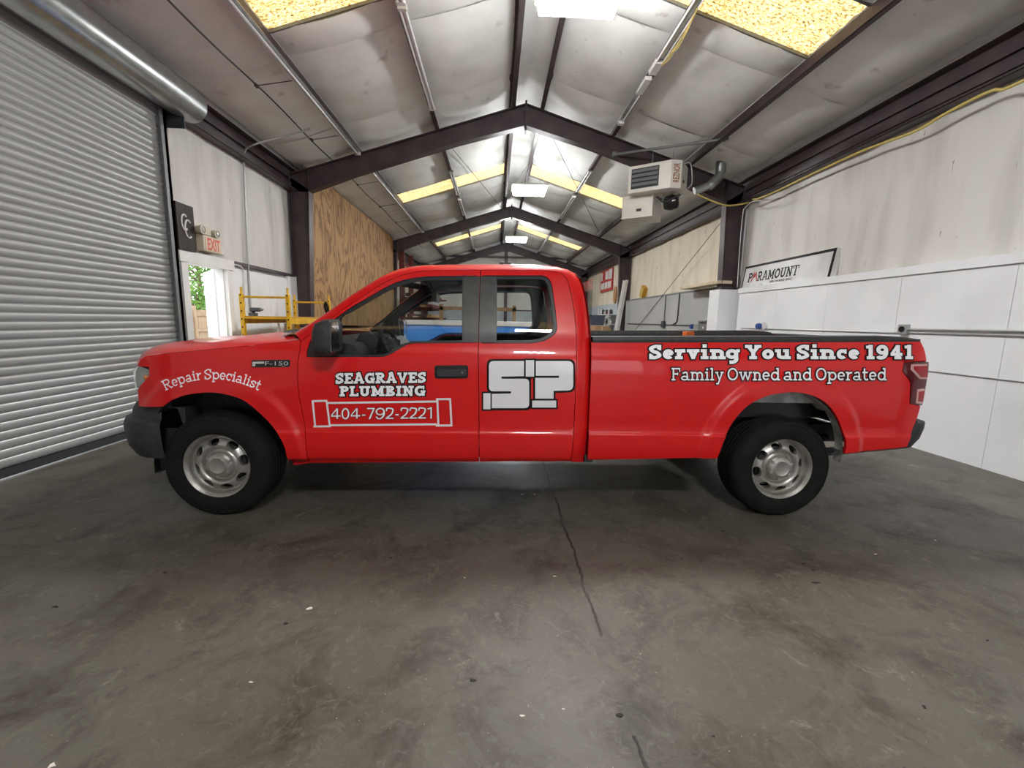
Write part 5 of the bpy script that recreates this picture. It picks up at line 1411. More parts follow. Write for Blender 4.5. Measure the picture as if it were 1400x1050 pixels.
# local: x along the front, y backwards, z up
D = .62
hb = MB().prism([(-hw, 0), (hw-.16, 0), (hw, .14), (hw, D), (-hw, D)], lambda a, b: (a, b, -hh), lambda a, b: (a, b, hh)).build('cabinet', 'heater_white', ht, smooth=0, bevel=.012)
gx0, gx1 = -hw+.06, hw*.22
lv = MB().box(gx0, gx1, -.006, .004, -hh+.07, hh-.06).build('louvre_opening', 'louver_dark', hb, smooth=0)
for k in range(4):
    z = -hh+.12+(2*hh-.22)*k/3.4
    MB().prism([(-.035, z-.012), (.0, z+.05), (.0, z+.062), (-.04, z)], lambda b, c: (gx0+.02, b, c), lambda b, c: (gx1-.02, b, c)).build('louvre', 'grey_steel', lv, smooth=0)
def flat_text(name, txt, m_, parent, M, size, bold=0.0):
    v, f = text_mesh(txt, bold); mb = MB(); hy = max(p[1] for p in v); mb.v = [tuple(M(a/hy*size, b/hy*size)) for a, b in v]; mb.f = [list(q) for q in f]
    return mb.build(name, m_, parent, smooth=0, fix=False)
v, f = text_mesh('REZNOR', .02); L_ = max(p[0] for p in v); hy = max(p[1] for p in v); sc = (2*hh-.16)/L_
mb = MB(); xb = hw-.10; ang = math.atan2(.14, .16)
mb.v = [(xb-(p[1]*sc*.95-.03)*math.cos(ang)*-1-.09, .04+(p[1]*sc*.95)*math.sin(ang)-.012, -hh+.10+p[0]*sc) for p in v]
# the brand strip stands on the slanted front corner
def slant(u, z): return ((hw-.16)+u*math.cos(ang), u*math.sin(ang)-.004, z)
mb.v = [slant(.17-p[1]/hy*.12, -hh+.10+p[0]*sc) for p in v]; mb.f = [list(q) for q in f]
mb.build('brand_letters', 'rust_letters', hb, smooth=0, fix=False)['label'] = 'rust brown letters running up the heater corner'
MB().lathe([(0, -.01), (.03, -.01), (.03, 0)], 'x', (hw+.012, .30, -hh*.35), 14).build('knockout', 'louver_dark', hb)
# lower burner box behind and below
fp2 = hc + np.array([0, 0, 0])
bb = MB(); bx0_, bx1_ = -hw-.10, -hw+.52; zt2, zb2 = -hh+.02, -hh-.42
bb.box(bx0_-.08, bx1_-.08, .22, .85, zb2, zt2)
bo = bb.build('burner_box', 'heater_white', ht, smooth=0, bevel=.01)
MB().box(bx0_+.22, bx0_+.32, .212, .222, zb2+.12, zb2+.17).build('slot', 'louver_dark', bo, smooth=0)
MB().box(bx0_-.085, bx1_-.075, .212, .224, zb2, zb2+.03).build('lip', 'heater_white', bo, smooth=0)
MB().lathe([(0, -.13), (.12, -.12), (.15, 0), (.12, .12), (0, .13)], 'x', (bx1_+.22, .42, -hh-.16), 18).build('blower_motor', 'gloss_black', ht)
m = MB(); rn = random.Random(9)
for k in range(6):
    p = [(bx1_-.02+.10*j+rn.uniform(-.04, .04), .3+rn.uniform(-.05, .1), -hh-.05-.14*math.sin(PI*j/4)*rn.uniform(.4, 1.4)) for j in range(5)]
    m.tube(crom(p, 20), .008, 5)
m.build('wiring', 'dark_steel', ht)
m = MB().tube(crom([(hw-.35, .35, -hh), (hw-.36, .3, -hh-.12), (hw-.28, .3, -hh-.18), (hw-.2, .32, -hh-.1), (hw-.2, .35, -hh)], 20), .005, 5); m.build('loop_wire', 'dark_steel', ht)
m = MB().tube(crom([(hw-.02, .30, hh-.02), (hw+.10, .34, hh-.02), (hw+.14, .4, -.1), (hw+.04, .45, -hh*.8)], 20), .010, 6); m.build('thermostat_cable', 'conduit', ht)
for xx in (-hw*.25, hw*.55): MB().tube([(xx, .30, hh), (xx, .30, 4.83-hc[2])], .006, 6).build('hanger_rod', 'grey_steel', ht)
# flue
f0 = onP(951, 263, hc+ax_*hw+(-nb)*.45, np.array([0, 1, 0])); 
fl_ = empty('flue_pipe', tuple(hc+ax_*(hw+.05)-nb*.5), 'galvanised elbowed flue pipe rising from the heater through the roof', 'flue pipe')
q0 = np.array(fl_.location)
fy = 9.05
fpts = [onY(950, 263, fy+.1), onY(973, 252, fy), onY(982, 243, fy), onY(985, 236, fy), onY(986, 219, fy)]
fpts = [np.array(p)-q0 for p in fpts]; fpts[0] = np.array(fpts[0]); zroof = zc(fpts[-1][0]+q0[0])-q0[2]
fpts[-1][2] = max(fpts[-1][2], zroof+.02)
MB().tube([fpts[0]*.9, fpts[1]], .075, 18).build('pipe', 'galvanised', fl_)
MB().tube(crom([fpts[1]-(fpts[1]-fpts[0])*.12, fpts[1], fpts[2], fpts[3]], 12), .098, 18).build('elbow', 'galvanised', fl_, smooth=20)
MB().tube([fpts[3], fpts[-1]], .098, 18).build('riser', 'galvanised', fl_)
pz = fpts[-1]; MB().obox((pz[0], pz[1], pz[2]-.05), (1/math.hypot(1, SL), 0, -SL/math.hypot(1, SL)), (0, 1, 0), (SL/math.hypot(1, SL), 0, 1/math.hypot(1, SL)), .24, .24, .004).build('roof_flashing', 'galvanised', fl_, smooth=0)

# ------------------------------------------------------------------ cables and conduits
def cable(name, pts, r, m_, label, cat, n=60, group=None, seg=8):
    P = [np.array(p, float) for p in pts]; c = P[0]
    o = MB().tube([q-c for q in crom(P, n)], r, seg).build(name, m_, smooth=60); o.location = tuple(c); return tag(o, label, cat, group)
xe = XR-.06
pts = [onX(1400, 110, xe), onX(1355, 124, xe), onX(1295, 154, xe), onX(1250, 180, xe), onX(1180, 206, xe), onX(1110, 238, xe), onX(1060, 262, xe), onX(1035, 272, xe-.02)]
pts = [np.array((xe, .5, 3.9)), np.array((xe, 2.5, 3.95))] + pts + [onY(1027, 272, 9.15), onY(1023, 277, 9.12), onY(1000, 281, 9.1), onY(985, 279, 9.0), onY(962, 270, 8.9), onY(954, 266, 8.85)]
cable('yellow_cable', pts, .017, 'cable_yellow', 'yellow cable sagging along the eave to the heater', 'cable', 120)
pts = [onX(1040, 274, xe), onX(1028, 276, xe), onX(1018, 285, xe), onX(1016, 290, xe), onX(1012, 330, xe), onX(1008, 392, xe)]
cable('white_cable', pts, .008, 'white_paint', 'thin white cord dropping down the brown column to the ledge', 'cord', 40)
xw_ = -3.35
wp = [onX(215, 0, xw_), onX(350, 122, xw_), onX(415, 184, xw_), onX(477, 242, xw_), onX(511, 277, xw_), onX(560, 322, xw_), onX(592, 350, xw_)]
w = empty('hanging_wire', tuple(wp[0]), 'thin steel wire hung under the roof along the roll-up door side', 'wire')
zw = sum(p[2] for p in wp[1:])/6
MB().tube([np.array((xw_, y, zw+.02*math.sin(y*2)))-wp[0] for y in np.linspace(1.0, 20, 40)], .011, 6).build('wire', 'dark_steel', w)
for y in (6.6, 8.4, 11.0, 13.0, 15.0, 18.0):
    MB().tube([np.array((xw_, y, zw))-wp[0], np.array((PUR[1]-.03, y+.05, zt(PUR[1])))-wp[0]], .006, 5).build('hanger', 'dark_steel', w)
    MB().box(xw_-.018-wp[0][0], xw_+.018-wp[0][0], y-.035-wp[0][1], y+.035-wp[0][1], zw-.018-wp[0][2], zw+.018-wp[0][2]).build('clip', 'dark_steel', w, smooth=0, bevel=.006)
xc = XL+.02
cable('steel_conduit', [(-3.2, 8.0, 4.62), (-3.7, 7.9, 4.42), (-4.02, 7.75, 4.25), onX(334, 208, xc), onX(334, 240, xc), onX(340, 375, xc), onX(343, 428, xc)], .016, 'conduit', 'bent steel conduit running down the wall from the roof beside the open doorway', 'conduit', 60)
cable('white_conduit', [onX(312, 361, xc), onX(325, 362.5, xc), onX(331, 366, xc), onX(333.5, 373, xc), onX(334, 395, xc), onX(335, 420, xc)], .013, 'white_paint', 'white bent conduit above the doorway corner', 'conduit', 30)
# diagonal braces in the far bays
for a, b, l in (((XR-.02, 9.7, 3.9), (XR-.02, 16.9, .6), 'diagonal brace rod across the grey wall panels'), ((-1.2, 9.6, 5.25), (.2, 16.9, 5.6), 'roof brace rod crossing the second skylight'), ((.95, 9.6, 5.6), (3.9, 16.9, 4.85), 'roof brace rod over the heater bay')):
    cable('brace_rod', [a, tuple((np.array(a)+np.array(b))/2), b], .008, 'dark_steel', l, 'brace rod', 6, 'steel brace rods', 6)

# ------------------------------------------------------------------ signs
def sign_plane(p00, pu, pv):
    p00, pu, pv = np.array(p00), np.array(pu), np.array(pv); return lambda a, b: p00+pu*a+pv*b
# dark sign with the CC monogram, leaning on the wall above the doorway
sg = empty('monogram_sign', (XL+.04, 6.10, 2.30), 'dark brown upright sign with a white interlocked CC monogram', 'sign')
y0_, y1_ = 5.99-6.10, 6.32-6.10; zA, zB = 0.0, .60
MB().box(-.03, .02, y0_, y1_, zA, zB).build('board', 'sign_brown', sg, smooth=0, bevel=.004)
m = MB()
for cy_, cz_, r_ in ((.02, .36, .10), (.085, .285, .115)):
    pts = [(.026, cy_+r_*.55*math.cos(t), cz_+r_*math.sin(t)) for t in np.linspace(math.radians(50), math.radians(310), 22)]
    m.tube(pts, .011, 6)
m.build('monogram', 'white_paint', sg)
# exit sign with twin emergency lamps
ex = empty('exit_sign', (XL+.06, 6.62, 2.32), 'lit cream exit sign with red letters and twin lamp heads', 'exit sign')
e0, e1 = onX(268, 327, XL+.10), onX(292, 348, XL+.10)
yl, yh = 6.40-6.62, 6.80-6.62
MB().box(-.05, .05, yl, yh, .02, .24).build('housing', 'cream_plastic', ex, smooth=0, bevel=.006)
fc = MB().box(.05, .056, yl+.04, yh-.02, .035, .225).build('face_plate', 'exit_face', ex, smooth=0)
v, f = text_mesh('EXIT', .025); hy = max(p[1] for p in v); wx = max(p[0] for p in v); mb = MB()
mb.v = [(.058, yl+.07+p[0]/wx*(yh-yl-.12), .05+p[1]/hy*.16) for p in v]; mb.f = [list(q) for q in f]; mb.build('exit_letters', 'exit_letters', fc, smooth=0, fix=False)
MB().box(-.05, .04, yl+.02, yl+.20, .25, .36).build('battery_box', 'cream_plastic', ex, smooth=0, bevel=.005)
for y in (yl-.02, yl+.29): 
    lh = MB().lathe([(0, -.05), (.05, -.05), (.062, .02), (.062, .035), (.05, .035)], 'x', (.04, y, .30), 18).build('lamp_head', 'cream_plastic', ex)
    MB().lathe([(0, .032), (.05, .028)], 'x', (.04, y, .30), 18).build('lens', 'lamp_lens_grey', lh)
tag(MB().box(XL-.005, XL+.03, 6.9, 7.0, 2.36, 2.48).build('alarm_box', 'white_paint', smooth=0, bevel=.008), 'small white alarm box on the wall next to the exit sign', 'box')
# the long white sign on the ledge
s0, s1 = 9.02, 6.60; L = s0-s1
ps = empty('company_sign', (XR+.02, (s0+s1)/2, 2.207), 'long white sign board with a black border standing on the white ledge', 'sign')
tl = math.radians(8); upv = np.array([math.sin(tl), 0, math.cos(tl)]); ouv = np.array([-math.cos(tl), 0, math.sin(tl)]); H_ = .44
bdv = MB().obox(upv*H_/2+np.array([.05, 0, 0]), (0, 1, 0), upv, ouv, L/2, H_/2, .045).build('board', 'sign_white', ps, smooth=0)
def sp(u, v, o_=.047): return np.array([.05, 0, 0])+np.array([0, L/2-u, 0])+upv*v+ouv*o_
m = MB()
for (u0, u1, v0, v1) in ((0, L, H_-.045, H_), (L-.055, L, 0, H_), (0, .03, 0, H_)):
    i = len(m.v); m.v += [tuple(sp(u0, v0)), tuple(sp(u1, v0)), tuple(sp(u1, v1)), tuple(sp(u0, v1))]; m.f.append([i, i+1, i+2, i+3])
m.build('border', 'decal_black', bdv, smooth=0)
def sign_text(txt, t, u0, u1, v0, cap, m_, sf=.55, names='lettering', skip=()):
    w_, st_ = line_strokes(txt, t, sf, gap=.05); V, F = [], []
    for p, h in st_:
        vv, ff = stroke_poly(p, h/2); i = len(V); V += [tuple(sp(u0+a*(u1-u0)/w_, v0+b*cap, .048)) for a, b in vv]; F += [[i+k for k in q] for q in ff]
    mb = MB(); mb.v = V; mb.f = F; return mb.build(names, m_, bdv, smooth=0, fix=False)
sign_text('P', .20, .18, .32, .10, .18, 'decal_black'); sign_text('RAMOUNT', .20, .50, 1.66, .10, .18, 'decal_black')
m = MB()
for a, b in (((.31, .10), (.37, .29)), ((.36, .26), (.39, .18)), ((.385, .18), (.43, .28)), ((.42, .28), (.50, .10))):
    vv, ff = stroke_poly([a, b], .016); i = len(m.v); m.v += [tuple(sp(p[0], p[1], .049)) for p in vv]; m.f += [[i+k for k in q] for q in ff]
m.build('lettering', 'sign_red', bdv, smooth=0, fix=False)['label'] = 'red stylised letter A of the sign'
v, f = text_mesh('BROKERS INC', .03); hy = max(p[1] for p in v); wx = max(p[0] for p in v); mb = MB()
mb.v = [tuple(sp(.93+p[0]/wx*.62, .035+p[1]/hy*.035, .048)) for p in v]; mb.f = [list(q) for q in f]; mb.build('lettering', 'decal_black', bdv, smooth=0, fix=False)
tag(MB().lathe([(0, 0), (.06, .0), (.055, .03), (.03, .045), (0, .05)], 'z', (0, 0, 0), 16).build('putty_lump', 'white_paint'), 'small white lump lying on the ledge below the sign', 'lump').location = (XR+.02, 8.35, 2.206)
# red and white sign in the far bay
rs_ = empty('red_sign', (XR+.08, 20.6, 2.9), 'red and white lettered sign hanging on the far wall beyond the second portal frame', 'sign')
MB().box(0, .04, -1.1, 1.1, 0, 1.0).build('board', 'sign_red', rs_, smooth=0)
for a, b, c, d, mm in ((-1.0, -.45, .52, .95, 'sign_white'), (-.35, .15, .55, .92, 'sign_white'), (.25, .60, .60, .90, 'sign_red'), (.72, 1.0, .55, .92, 'sign_white'), (-.9, -.35, .12, .42, 'sign_white'), (-.25, .2, .12, .42, 'sign_white'), (.3, .95, .12, .42, 'sign_white')):
    MB().box(-.008, 0, a, b, c, d).build('sign_block', mm, rs_, smooth=0)

# ------------------------------------------------------------------ boxes and outlets on the right wall
jb = onX(1235, 450, XR-.03)
j = empty('outlet_box', (XR, jb[1], jb[2]), 'grey steel outlet box on the white wall with conduits to both sides', 'outlet box')
MB().box(-.05, .0, -.06, .06, -.06, .06).build('box', 'conduit', j, smooth=0, bevel=.005)
MB().lathe([(0, -.058), (.036, -.058), (.036, -.05)], 'x', (0, 0, 0), 18).build('socket', 'decal_black', j)
MB().tube([(-.022, -.06, -.0), (-.022, -5.2, .02)], .012, 8).build('conduit', 'conduit', j)
MB().tube([(-.018, -.06, -.04), (-.018, -5.2, -.03)], .009, 8).build('conduit', 'conduit', j)
MB().tube([(-.018, .06, -.045), (-.018, 3.6, -.05)], .009, 8).build('conduit', 'conduit', j)
p0, p1 = onX(1400, 517, XR-.015), onX(1269, 507, XR-.015)
m = MB().tube([np.array([0, -4, 0]), np.array([0, 3.5, 0])], .007, 6).build('wall_wire', 'conduit'); m.location = (XR-.01, p1[1], p1[2]); tag(m, 'thin grey wire clipped low along the white wall panels', 'wire')
b = onX(1038, 446, XR-.05); o = empty('blue_plug', (XR, b[1], b[2]), 'round blue power plug hanging on the white wall', 'plug')
MB().lathe([(0, -.10), (.05, -.10), (.06, -.05), (.05, 0), (0, 0)], 'x', (0, 0, 0), 16).build('plug_body', 'blue_plastic', o)
MB().lathe([(.0, -.03), (.075, -.03), (.08, 0), (0, 0)], 'x', (0, -.10, .01), 16).build('plug_flange', 'white_paint', o)
o = empty('switch_gear', (XR-.0, 9.98, 1.40), 'cluster of grey electrical switch boxes beside the brown column', 'switch box')
for (y0_, y1_, z0_, z1_, d, mm) in ((-.05, .42, -.20, .12, .18, 'grey_steel'), (.42, .75, -.22, .06, .14, 'conduit'), (-.36, -.06, -.22, .06, .10, 'grey_steel')):
    MB().box(-d, 0, y0_, y1_, z0_, z1_).build('switch_box', mm, o, smooth=0, bevel=.008)
MB().box(-.22, -.18, -.02, .34, .10, .13).build('box_lip', 'grey_steel', o, smooth=0)
MB().lathe([(0, -.21), (.03, -.20), (.03, -.18)], 'x', (0, .12, -.04), 12).build('knob', 'white_paint', o)
for z in (-.02, -.12): MB().lathe([(0, -.115), (.03, -.115), (.03, -.10)], 'x', (0, -.28, z), 12).build('socket', 'white_paint', o)
MB().tube(crom([(-.02, -.10, .06), (-.02, -.11, .42), (-.02, -.18, .50), (-.02, -.26, .42), (-.02, -.27, .06)], 24), .012, 8).build('loop_conduit', 'conduit', o)
MB().lathe([(0, -.16), (.06, -.16), (.065, -.08), (.05, 0)], 'x', (0, .86, -.02), 14).build('blue_socket', 'blue_plastic', o)
# stub wall end and ledge by the column
tag(MB().box(XR-.31, XR+.19, 9.26, 9.70, 0, 2.20).build('column_boxing', 'white_panel', smooth=0, bevel=.006), 'white boxed-in pier covering the base of the brown column', 'pier')
tag(MB().box(XR-.36, XR-.02, 9.30, 11.2, 2.325, 2.39).build('dusty_plank', 'wood_light', smooth=0, bevel=.006), 'dusty pale plank lying on the grey ledge next to the column', 'plank')
tag(MB().prism([(0, 0), (.14, 0), (.16, .10), (.10, .16), (.12, .24), (.03, .27), (.02, .12)], lambda a, b: (XR-.14, 9.55+a, 2.392+b), lambda a, b: (XR-.05, 9.55+a, 2.392+b)).build('wood_offcut', 'wood_pine', smooth=0), 'ragged brown wood offcut standing on the dusty plank', 'wood block')
rk = empty('perforated_strut', (XR-.0, 9.76, .9), 'dark perforated steel strut on the grey wall next to the white pier', 'strut')
MB().box(-.03, .0, -.03, .03, 0, 1.35).build('channel', 'dark_steel', rk, smooth=0)
for k in range(9): MB().box(-.034, -.029, -.012, .012, .08+k*.14, .15+k*.14).build('slot', 'sign_white', rk, smooth=0)
# conduits on the grey panels
cg = empty('wall_conduit', (XR-.02, 13.0, 1.5), 'grey conduit with a junction box across the grey wall panels', 'conduit')
MB().tube([(0, -2.9, -.09), (0, 3.6, -.09)], .014, 8).build('pipe', 'dark_steel', cg)
MB().tube(crom([(0, -1.02, .78), (0, -1.0, .1), (0, -.92, -.02), (0, -.7, -.08)], 24), .016, 8).build('pipe', 'dark_steel', cg)
MB().tube([(0, -.05, -.09), (0, -.05, .78)], .012, 8).build('pipe', 'dark_steel', cg)
MB().box(-.05, .015, -.14, .06, -.18, .02).build('junction_box', 'dark_steel', cg, smooth=0, bevel=.006)
o = empty('yellow_block', (XR+.06, 15.2, 2.33), 'yellow ribbed foam block leaning on top of the grey ledge', 'block')
ob = MB().obox((0, 0, .19), (1, 0, 0), (0, math.cos(.45), math.sin(.45)), (0, -math.sin(.45), math.cos(.45)), .07, .14, .20).build('block_body', 'yellow_dull', o, smooth=0)
for k in range(5): MB().obox((-.075, -math.sin(.45)*(-.16+k*.075), .19+math.cos(.45)*(-.16+k*.075)), (1, 0, 0), (0, math.cos(.45), math.sin(.45)), (0, -math.sin(.45), math.cos(.45)), .008, .135, .014).build('rib', 'cable_yellow', ob, smooth=0)
# white boards leaning against the second column
for k, (y, x) in enumerate(((16.6, XR-.62), (16.72, XR-.48))):
    o = MB().beam((0, 0, .0), (.42, .1, 3.05+.03*k), .10, .03, up=(0, 1, 0)).build('leaning_board', 'white_paint', smooth=0); o.location = (x, y, .0)
    tag(o, 'long white board leaning against the column past the grey panels', 'board', 'white leaning boards')
o = MB().lathe([(0, -.04), (.30, -.04), (.34, -.01), (.34, .02), (.30, .03), (0, .02)], 'x', (0, 0, 0), 32).build('round_wood_plaque', 'wood_pine'); o.scale = (1, .55, 1.1); o.location = (XR+.10, 19.0, 2.64)
tag(o, 'round wooden plaque propped on the far ledge', 'plaque')
# shelf unit with bottles in the far bay
sh = empty('wire_shelf_unit', (XR-.32, 18.3, 0), 'white shelf unit crowded with bottles and jars in the far bay', 'shelf unit')
for z in (.5, .95, 1.35, 1.75): MB().box(-.25, .28, -.9, .9, z, z+.03).build('shelf', 'white_paint', sh, smooth=0)
for x in (-.24, .26):
    for y in (-.88, .88): MB().box(x-.015, x+.015, y-.015, y+.015, 0, 2.05).build('post', 'white_paint', sh, smooth=0)
rn = random.Random(11)
cols = ['dark_steel', 'white_paint', 'conduit', 'red_rack', 'navy_plastic', 'cream_plastic', 'yellow_dull']
cn = ['black', 'white', 'grey', 'dark red', 'navy', 'cream', 'yellow']
for z, ln in ((.98, 'second'), (1.38, 'third'), (1.78, 'top')):
    for k in range(9):
        r = rn.uniform(.045, .075); h = rn.uniform(.16, .30); ci = rn.randrange(7)
        b = MB().lathe([(0, 0), (r, 0), (r, h*.68), (r*.4, h*.82), (r*.4, h*.9)], 'z', (0, 0, 0), 12).build('bottle', cols[ci]); b.location = (XR-.44, 17.5+k*.195, z)
        MB().lathe([(r*.45, h*.88), (r*.45, h), (0, h)], 'z', (0, 0, 0), 12).build('cap', cols[(ci+2) % 7], b)
        tag(b, f'small {cn[ci]} bottle on the {ln} shelf of the white shelf unit', 'bottle', f'{cn[ci]} bottles on the {ln} shelf')
o = empty('cardboard_box', (XR-1.0, 16.9, 0), 'brown cardboard carton stacked behind the cab', 'carton')
MB().box(-.28, .28, -.3, .3, 0, 1.30).build('carton', 'cardboard', o, smooth=0, bevel=.004); MB().box(-.02, .02, -.302, .302, .9, 1.303).build('tape', 'wood_light', o, smooth=0)
o = empty('storage_tote', (XR-1.0, 17.75, 1.32), 'navy plastic storage tote stacked above the brown carton', 'storage tote')
MB().prism([(-.26, 0), (.26, 0), (.30, .36), (-.30, .36)], lambda a, z: (a, -.32, z), lambda a, z: (a, .32, z)).build('tub', 'navy_plastic', o, smooth=0); MB().box(-.32, .32, -.34, .34, .36, .41).build('lid', 'navy_plastic', o, smooth=0, bevel=.01)
tag(MB().box(-.35, .35, -.35, .35, 0, 1.31).build('plywood_crate', 'wood_light', smooth=0, bevel=.005), 'pale plywood crate standing under the navy tote', 'crate').location = (XR-1.0, 17.75, 0)

# ------------------------------------------------------------------ big blue bench, wooden frame, racks
o = empty('blue_crate', (-.65, 9.4, 0), 'large blue sided bench with white edges, seen through the cab windows', 'bench')
bx, by = 1.48, .7
cr_ = MB().box(-bx, bx, -by, by, .10, 1.33).build('blue_body', 'blue_board', o, smooth=0)
MB().box(-bx-.03, bx+.03, -by-.03, by+.03, 1.33, 1.42).build('white_top', 'white_paint', o, smooth=0, bevel=.006)
MB().box(-bx-.03, -bx+.01, -by-.02, by, .10, 1.33).build('white_edge', 'white_paint', o, smooth=0)
MB().box(bx-.01, bx+.03, -by-.02, by, .10, 1.33).build('white_edge', 'white_paint', o, smooth=0)
MB().prism([(.05, .86), (.55, .86), (.55, 1.16), (.05, 1.02)], lambda a, z: (a, -by-.012, z), lambda a, z: (a, -by, z)).build('white_patch', 'white_paint', cr_, smooth=0)
for x in (-bx+.1, bx-.1):
    for y in (-by+.1, by-.1): MB().box(x-.05, x+.05, y-.05, y+.05, 0, .10).build('foot', 'wood_pine', o, smooth=0)
o = empty('timber_stand', (-.50, 12.2, 0), 'plain timber frame standing behind the blue bench', 'timber frame')
for x in (-1.02, 1.02): MB().box(x-.05, x+.05, -.04, .04, 0, 1.86).build('post', 'wood_pine', o, smooth=0)
MB().box(-1.07, 1.07, -.04, .04, 1.70, 1.80).build('top_rail', 'wood_pine', o, smooth=0); MB().box(-1.0, 1.0, -.03, .03, .3, .38).build('low_rail', 'wood_pine', o, smooth=0)
rk = empty('cantilever_rack', (-3.75, 18.6, 0), 'tall dark red cantilever rack by the far end of the plywood wall', 'rack')
for y in (-.9, .9): MB().box(-.10, .10, y-.07, y+.07, 0, 4.15).build('upright', 'red_rack', rk, smooth=0)
for y in (-.9, .9):
    for z in (1.45, 1.85, 2.25, 3.4): MB().prism([(.1, z-.09), (1.55, z-.02), (1.55, z+.05), (.1, z+.05)], lambda a, c: (a, y-.04, c), lambda a, c: (a, y+.04, c)).build('arm', 'red_rack', rk, smooth=0)
for z in (.2, 1.2, 2.4, 3.6): MB().box(-.05, .05, -.85, .85, z, z+.08).build('brace', 'red_rack', rk, smooth=0)
rn = random.Random(2); nm_ = ['lowest', 'middle', 'upper']
for i, z in enumerate((1.50, 1.90, 2.30)):
    for k in range(4):
        x = -3.4+k*.27; hh_ = rn.uniform(.05, .14)
        tag(MB().box(x-.1, x+.1, 17.0+rn.uniform(0, .3), 20.1, z+.003, z+hh_).build('stored_beam', ['red_rack', 'wood_light', 'steel_brown', 'wood_pine'][(k+i) % 4], smooth=0),
            f"{['dark red steel', 'pale timber', 'dark brown steel', 'brown timber'][(k+i) % 4]} length lying on the {nm_[i]} rack arms", 'beam', 'lengths stored on the red rack')
o = empty('hose_coil', (-3.0, 18.3, 3.46), 'black coil of hose lying on the top arm of the red rack', 'hose')
m = MB()
for k in range(5): m.tube([(.26*math.cos(t), .26*math.sin(t), .03+.045*k) for t in np.linspace(0, 2*PI, 28, endpoint=False)], .024, 6, closed=True)
m.build('coil', 'dark_steel', o)
# wall fan in the far gable
o = empty('wall_fan', (RX-.05, Y1-.12, 4.02), 'white framed exhaust fan opening in the far end wall', 'fan')
MB().box(-.42, -.34, -.12, .02, 0, .75).box(.34, .42, -.12, .02, 0, .75).box(-.42, .42, -.12, .02, .67, .75).box(-.42, .42, -.12, .02, 0, .08).build('frame', 'white_paint', o, smooth=0)
MB().box(-.34, .34, -.02, .02, .08, .67).build('back_plate', 'louver_dark', o, smooth=0)
MB().lathe([(0, -.11), (.10, -.11), (.12, -.05), (.12, 0)], 'y', (0, 0, .37), 18).build('motor', 'lamp_reflector', o)
for k in range(4):
    t = k*PI/2+.3; MB().obox((.19*math.cos(t), -.05, .37+.19*math.sin(t)), (math.cos(t), 0, math.sin(t)), (-math.sin(t)*.8, .6, math.cos(t)*.8), (math.sin(t)*.6, .8, -math.cos(t)*.6), .10, .06, .004).build('blade', 'galvanised', o, smooth=0)

# ------------------------------------------------------------------ yellow scaffold by the left wall
sc_ = empty('baker_scaffold', (-3.60, 7.6, 0), 'yellow rolling scaffold with perforated posts beside the doorway wall', 'scaffold')
zt_ = 1.77
posts = [(onY(331.5, 425, 6.75)[0], 6.75), (onY(394.5, 425, 6.75)[0], 6.75), (onY(403.5, 425, 8.75)[0], 8.75), (onY(450, 425, 8.75)[0], 8.75)]
for (x, y) in posts:
    p = MB().box(-.026, .026, -.026, .026, .12, zt_).tube([(0, 0, zt_), (0, 0, zt_+.10)], .018, 8).build('post', 'yellow_paint', sc_, smooth=0); p.location = (x+3.60, y-7.6, 0)
    for k in range(13): MB().box(-.009, .009, -.029, -.026, .30+k*.12, .325+k*.12).build('pin_hole', 'decal_black', p, smooth=0)
    MB().lathe([(0, -.02), (.06, -.02), (.06, .02), (0, .02)], 'x', (0, 0, .062), 16).build('caster', 'rubber', p)
for i, j in ((0, 1), (2, 3)):
    for z in (.35, .75, 1.10, 1.41, 1.725): MB().tube([(posts[i][0]+3.6, posts[i][1]-7.6, z), (posts[j][0]+3.6, posts[j][1]-7.6, z)], .017, 8).build('rung', 'yellow_paint', sc_)
for i, j in ((0, 2), (1, 3)):
    MB().beam((posts[i][0]+3.6, posts[i][1]-7.6, 1.37), (posts[j][0]+3.6, posts[j][1]-7.6, 1.37), .04, .09).build('side_rail', 'yellow_paint', sc_, smooth=0)
xm = [p[0]+3.6 for p in posts]
MB().prism([(xm[0], -.85), (xm[1], -.85), (xm[3], 1.15), (xm[2], 1.15)], lambda a, b: (a, b, 1.415), lambda a, b: (a, b, 1.44)).build('platform', 'yellow_dull', sc_, smooth=0)
rn = random.Random(21)
MB().prism([(xm[0], -.85), (xm[1], -.85), (xm[3], 1.15), (xm[2], 1.15)], lambda a, b: (a, b, 1.10), lambda a, b: (a, b, 1.12)).build('lower_platform', 'yellow_dull', sc_, smooth=0)
for k in range(4):
    r = rn.uniform(.03, .05); b = MB().lathe([(0, 0), (r, 0), (r, .12), (r*.5, .16), (r*.5, .19), (0, .19)], 'z', (0, 0, 0), 12).build('spray_can', ['white_paint', 'cream_plastic', 'white_paint', 'yellow_paint', 'exit_face', 'white_paint', 'cream_plastic'][k])
    MB().lathe([(0, .19), (r*.45, .19), (r*.45, .215), (0, .215)], 'z', (0, 0, 0), 10).build('nozzle', 'white_paint', b)
    b.location = (-3.44+.03*k, 7.0+.16*k, 1.121); tag(b, 'small pale spray can on the lower platform of the yellow scaffold', 'can', 'cans on the scaffold')
o = empty('cordless_drill', (-3.80, 7.05, 1.441), 'dark cordless drill lying on the scaffold platform', 'drill')
MB().tube([(-.09, 0, .10), (.06, 0, .10)], .032, 12).build('body', 'dark_steel', o); MB().tube([(-.04, 0, .10), (-.06, 0, .02)], .025, 10).build('handle', 'decal_black', o); MB().box(-.11, .0, -.04, .04, 0, .05).build('battery', 'dark_steel', o, smooth=0, bevel=.006); MB().tube([(.06, 0, .10), (.11, 0, .10)], [.025, .01], 10).build('chuck', 'grey_steel', o)
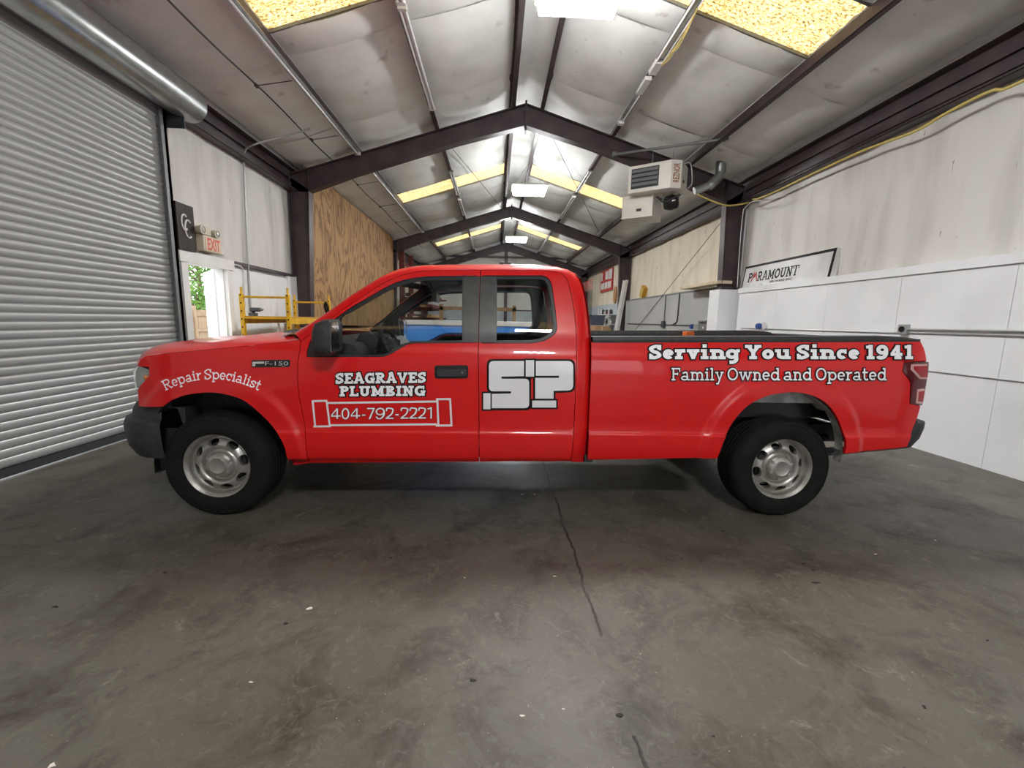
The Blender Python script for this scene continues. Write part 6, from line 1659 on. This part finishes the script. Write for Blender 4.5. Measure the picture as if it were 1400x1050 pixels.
o = MB().tube(crom([(0, 0, 0), (.03, .0, -.10), (.05, .02, -.32), (.02, .03, -.30), (-.02, .0, -.1), (0, 0, 0)], 24), .022, 8).build('black_strap', 'decal_black'); o.location = (posts[3][0]-.04, 8.70, 1.74); tag(o, 'black strap hung from a far post of the yellow scaffold', 'strap')

# ------------------------------------------------------------------ in the truck bed, and debris on the floor
q = onY(941, 456, TY+.55)
o = empty('orange_cone', (q[0], TY+.55, .798), 'orange plastic piece sticking up out of the truck bed', 'traffic marker')
MB().box(-.11, .11, -.11, .11, 0, .03).build('base', 'gloss_black', o, smooth=0, bevel=.006); MB().prism([(-.075, .03), (.075, .03), (.040, .57), (-.040, .57)], lambda a, z: (a, -.055, z), lambda a, z: (a, .055, z)).build('marker_body', 'orange_plastic', o, smooth=0, bevel=.008)
rn = random.Random(5)
def scrap(px, py, size, m_, label, cat, grp=None):
    p = onZ(px, py, 0); n = 7; a0 = rn.uniform(0, 6); pts = [(size*rn.uniform(.25, 1)*math.cos(a0+2*PI*k/n), size*.6*rn.uniform(.2, 1)*math.sin(a0+2*PI*k/n)) for k in range(n)]
    o = MB().prism(pts, lambda a, b: (a, b, 0), lambda a, b: (a*.9, b*.9, .0025)).build('floor_scrap', m_, smooth=0); o.location = (p[0], p[1], .0005); tag(o, label, cat, grp)
scrap(423, 832, .024, 'paper', 'pale paper scrap on the floor in front of the front wheel', 'scrap')
scrap(70, 1047, .02, 'paper', 'pale chip on the floor near the roll-up door', 'scrap')
for (px, py, s) in ((1116, 797, .028), (1112, 780, .016), (1099, 771, .016), (1264, 967, .014), (988, 726, .02), (932, 765, .012), (391, 853, .018), (646, 930, .02), (847, 978, .024), (226, 783, .016), (534, 763, .012), (975, 1007, .014), (1350, 876, .012), (76, 830, .02)):
    scrap(px, py, s, 'dark_debris', 'small dark scrap lying on the concrete floor', 'scrap', 'dark scraps on the floor')
for (px, py, s) in ((758, 788, .014), (714, 979, .012), (714, 676, .012), (731, 676, .012), (343, 933, .012), (1197, 758, .012), (1279, 739, .012), (635, 790, .009), (770, 970, .01)):
    scrap(px, py, s, 'paper', 'tiny white chip lying on the concrete floor', 'scrap', 'white chips on the floor')
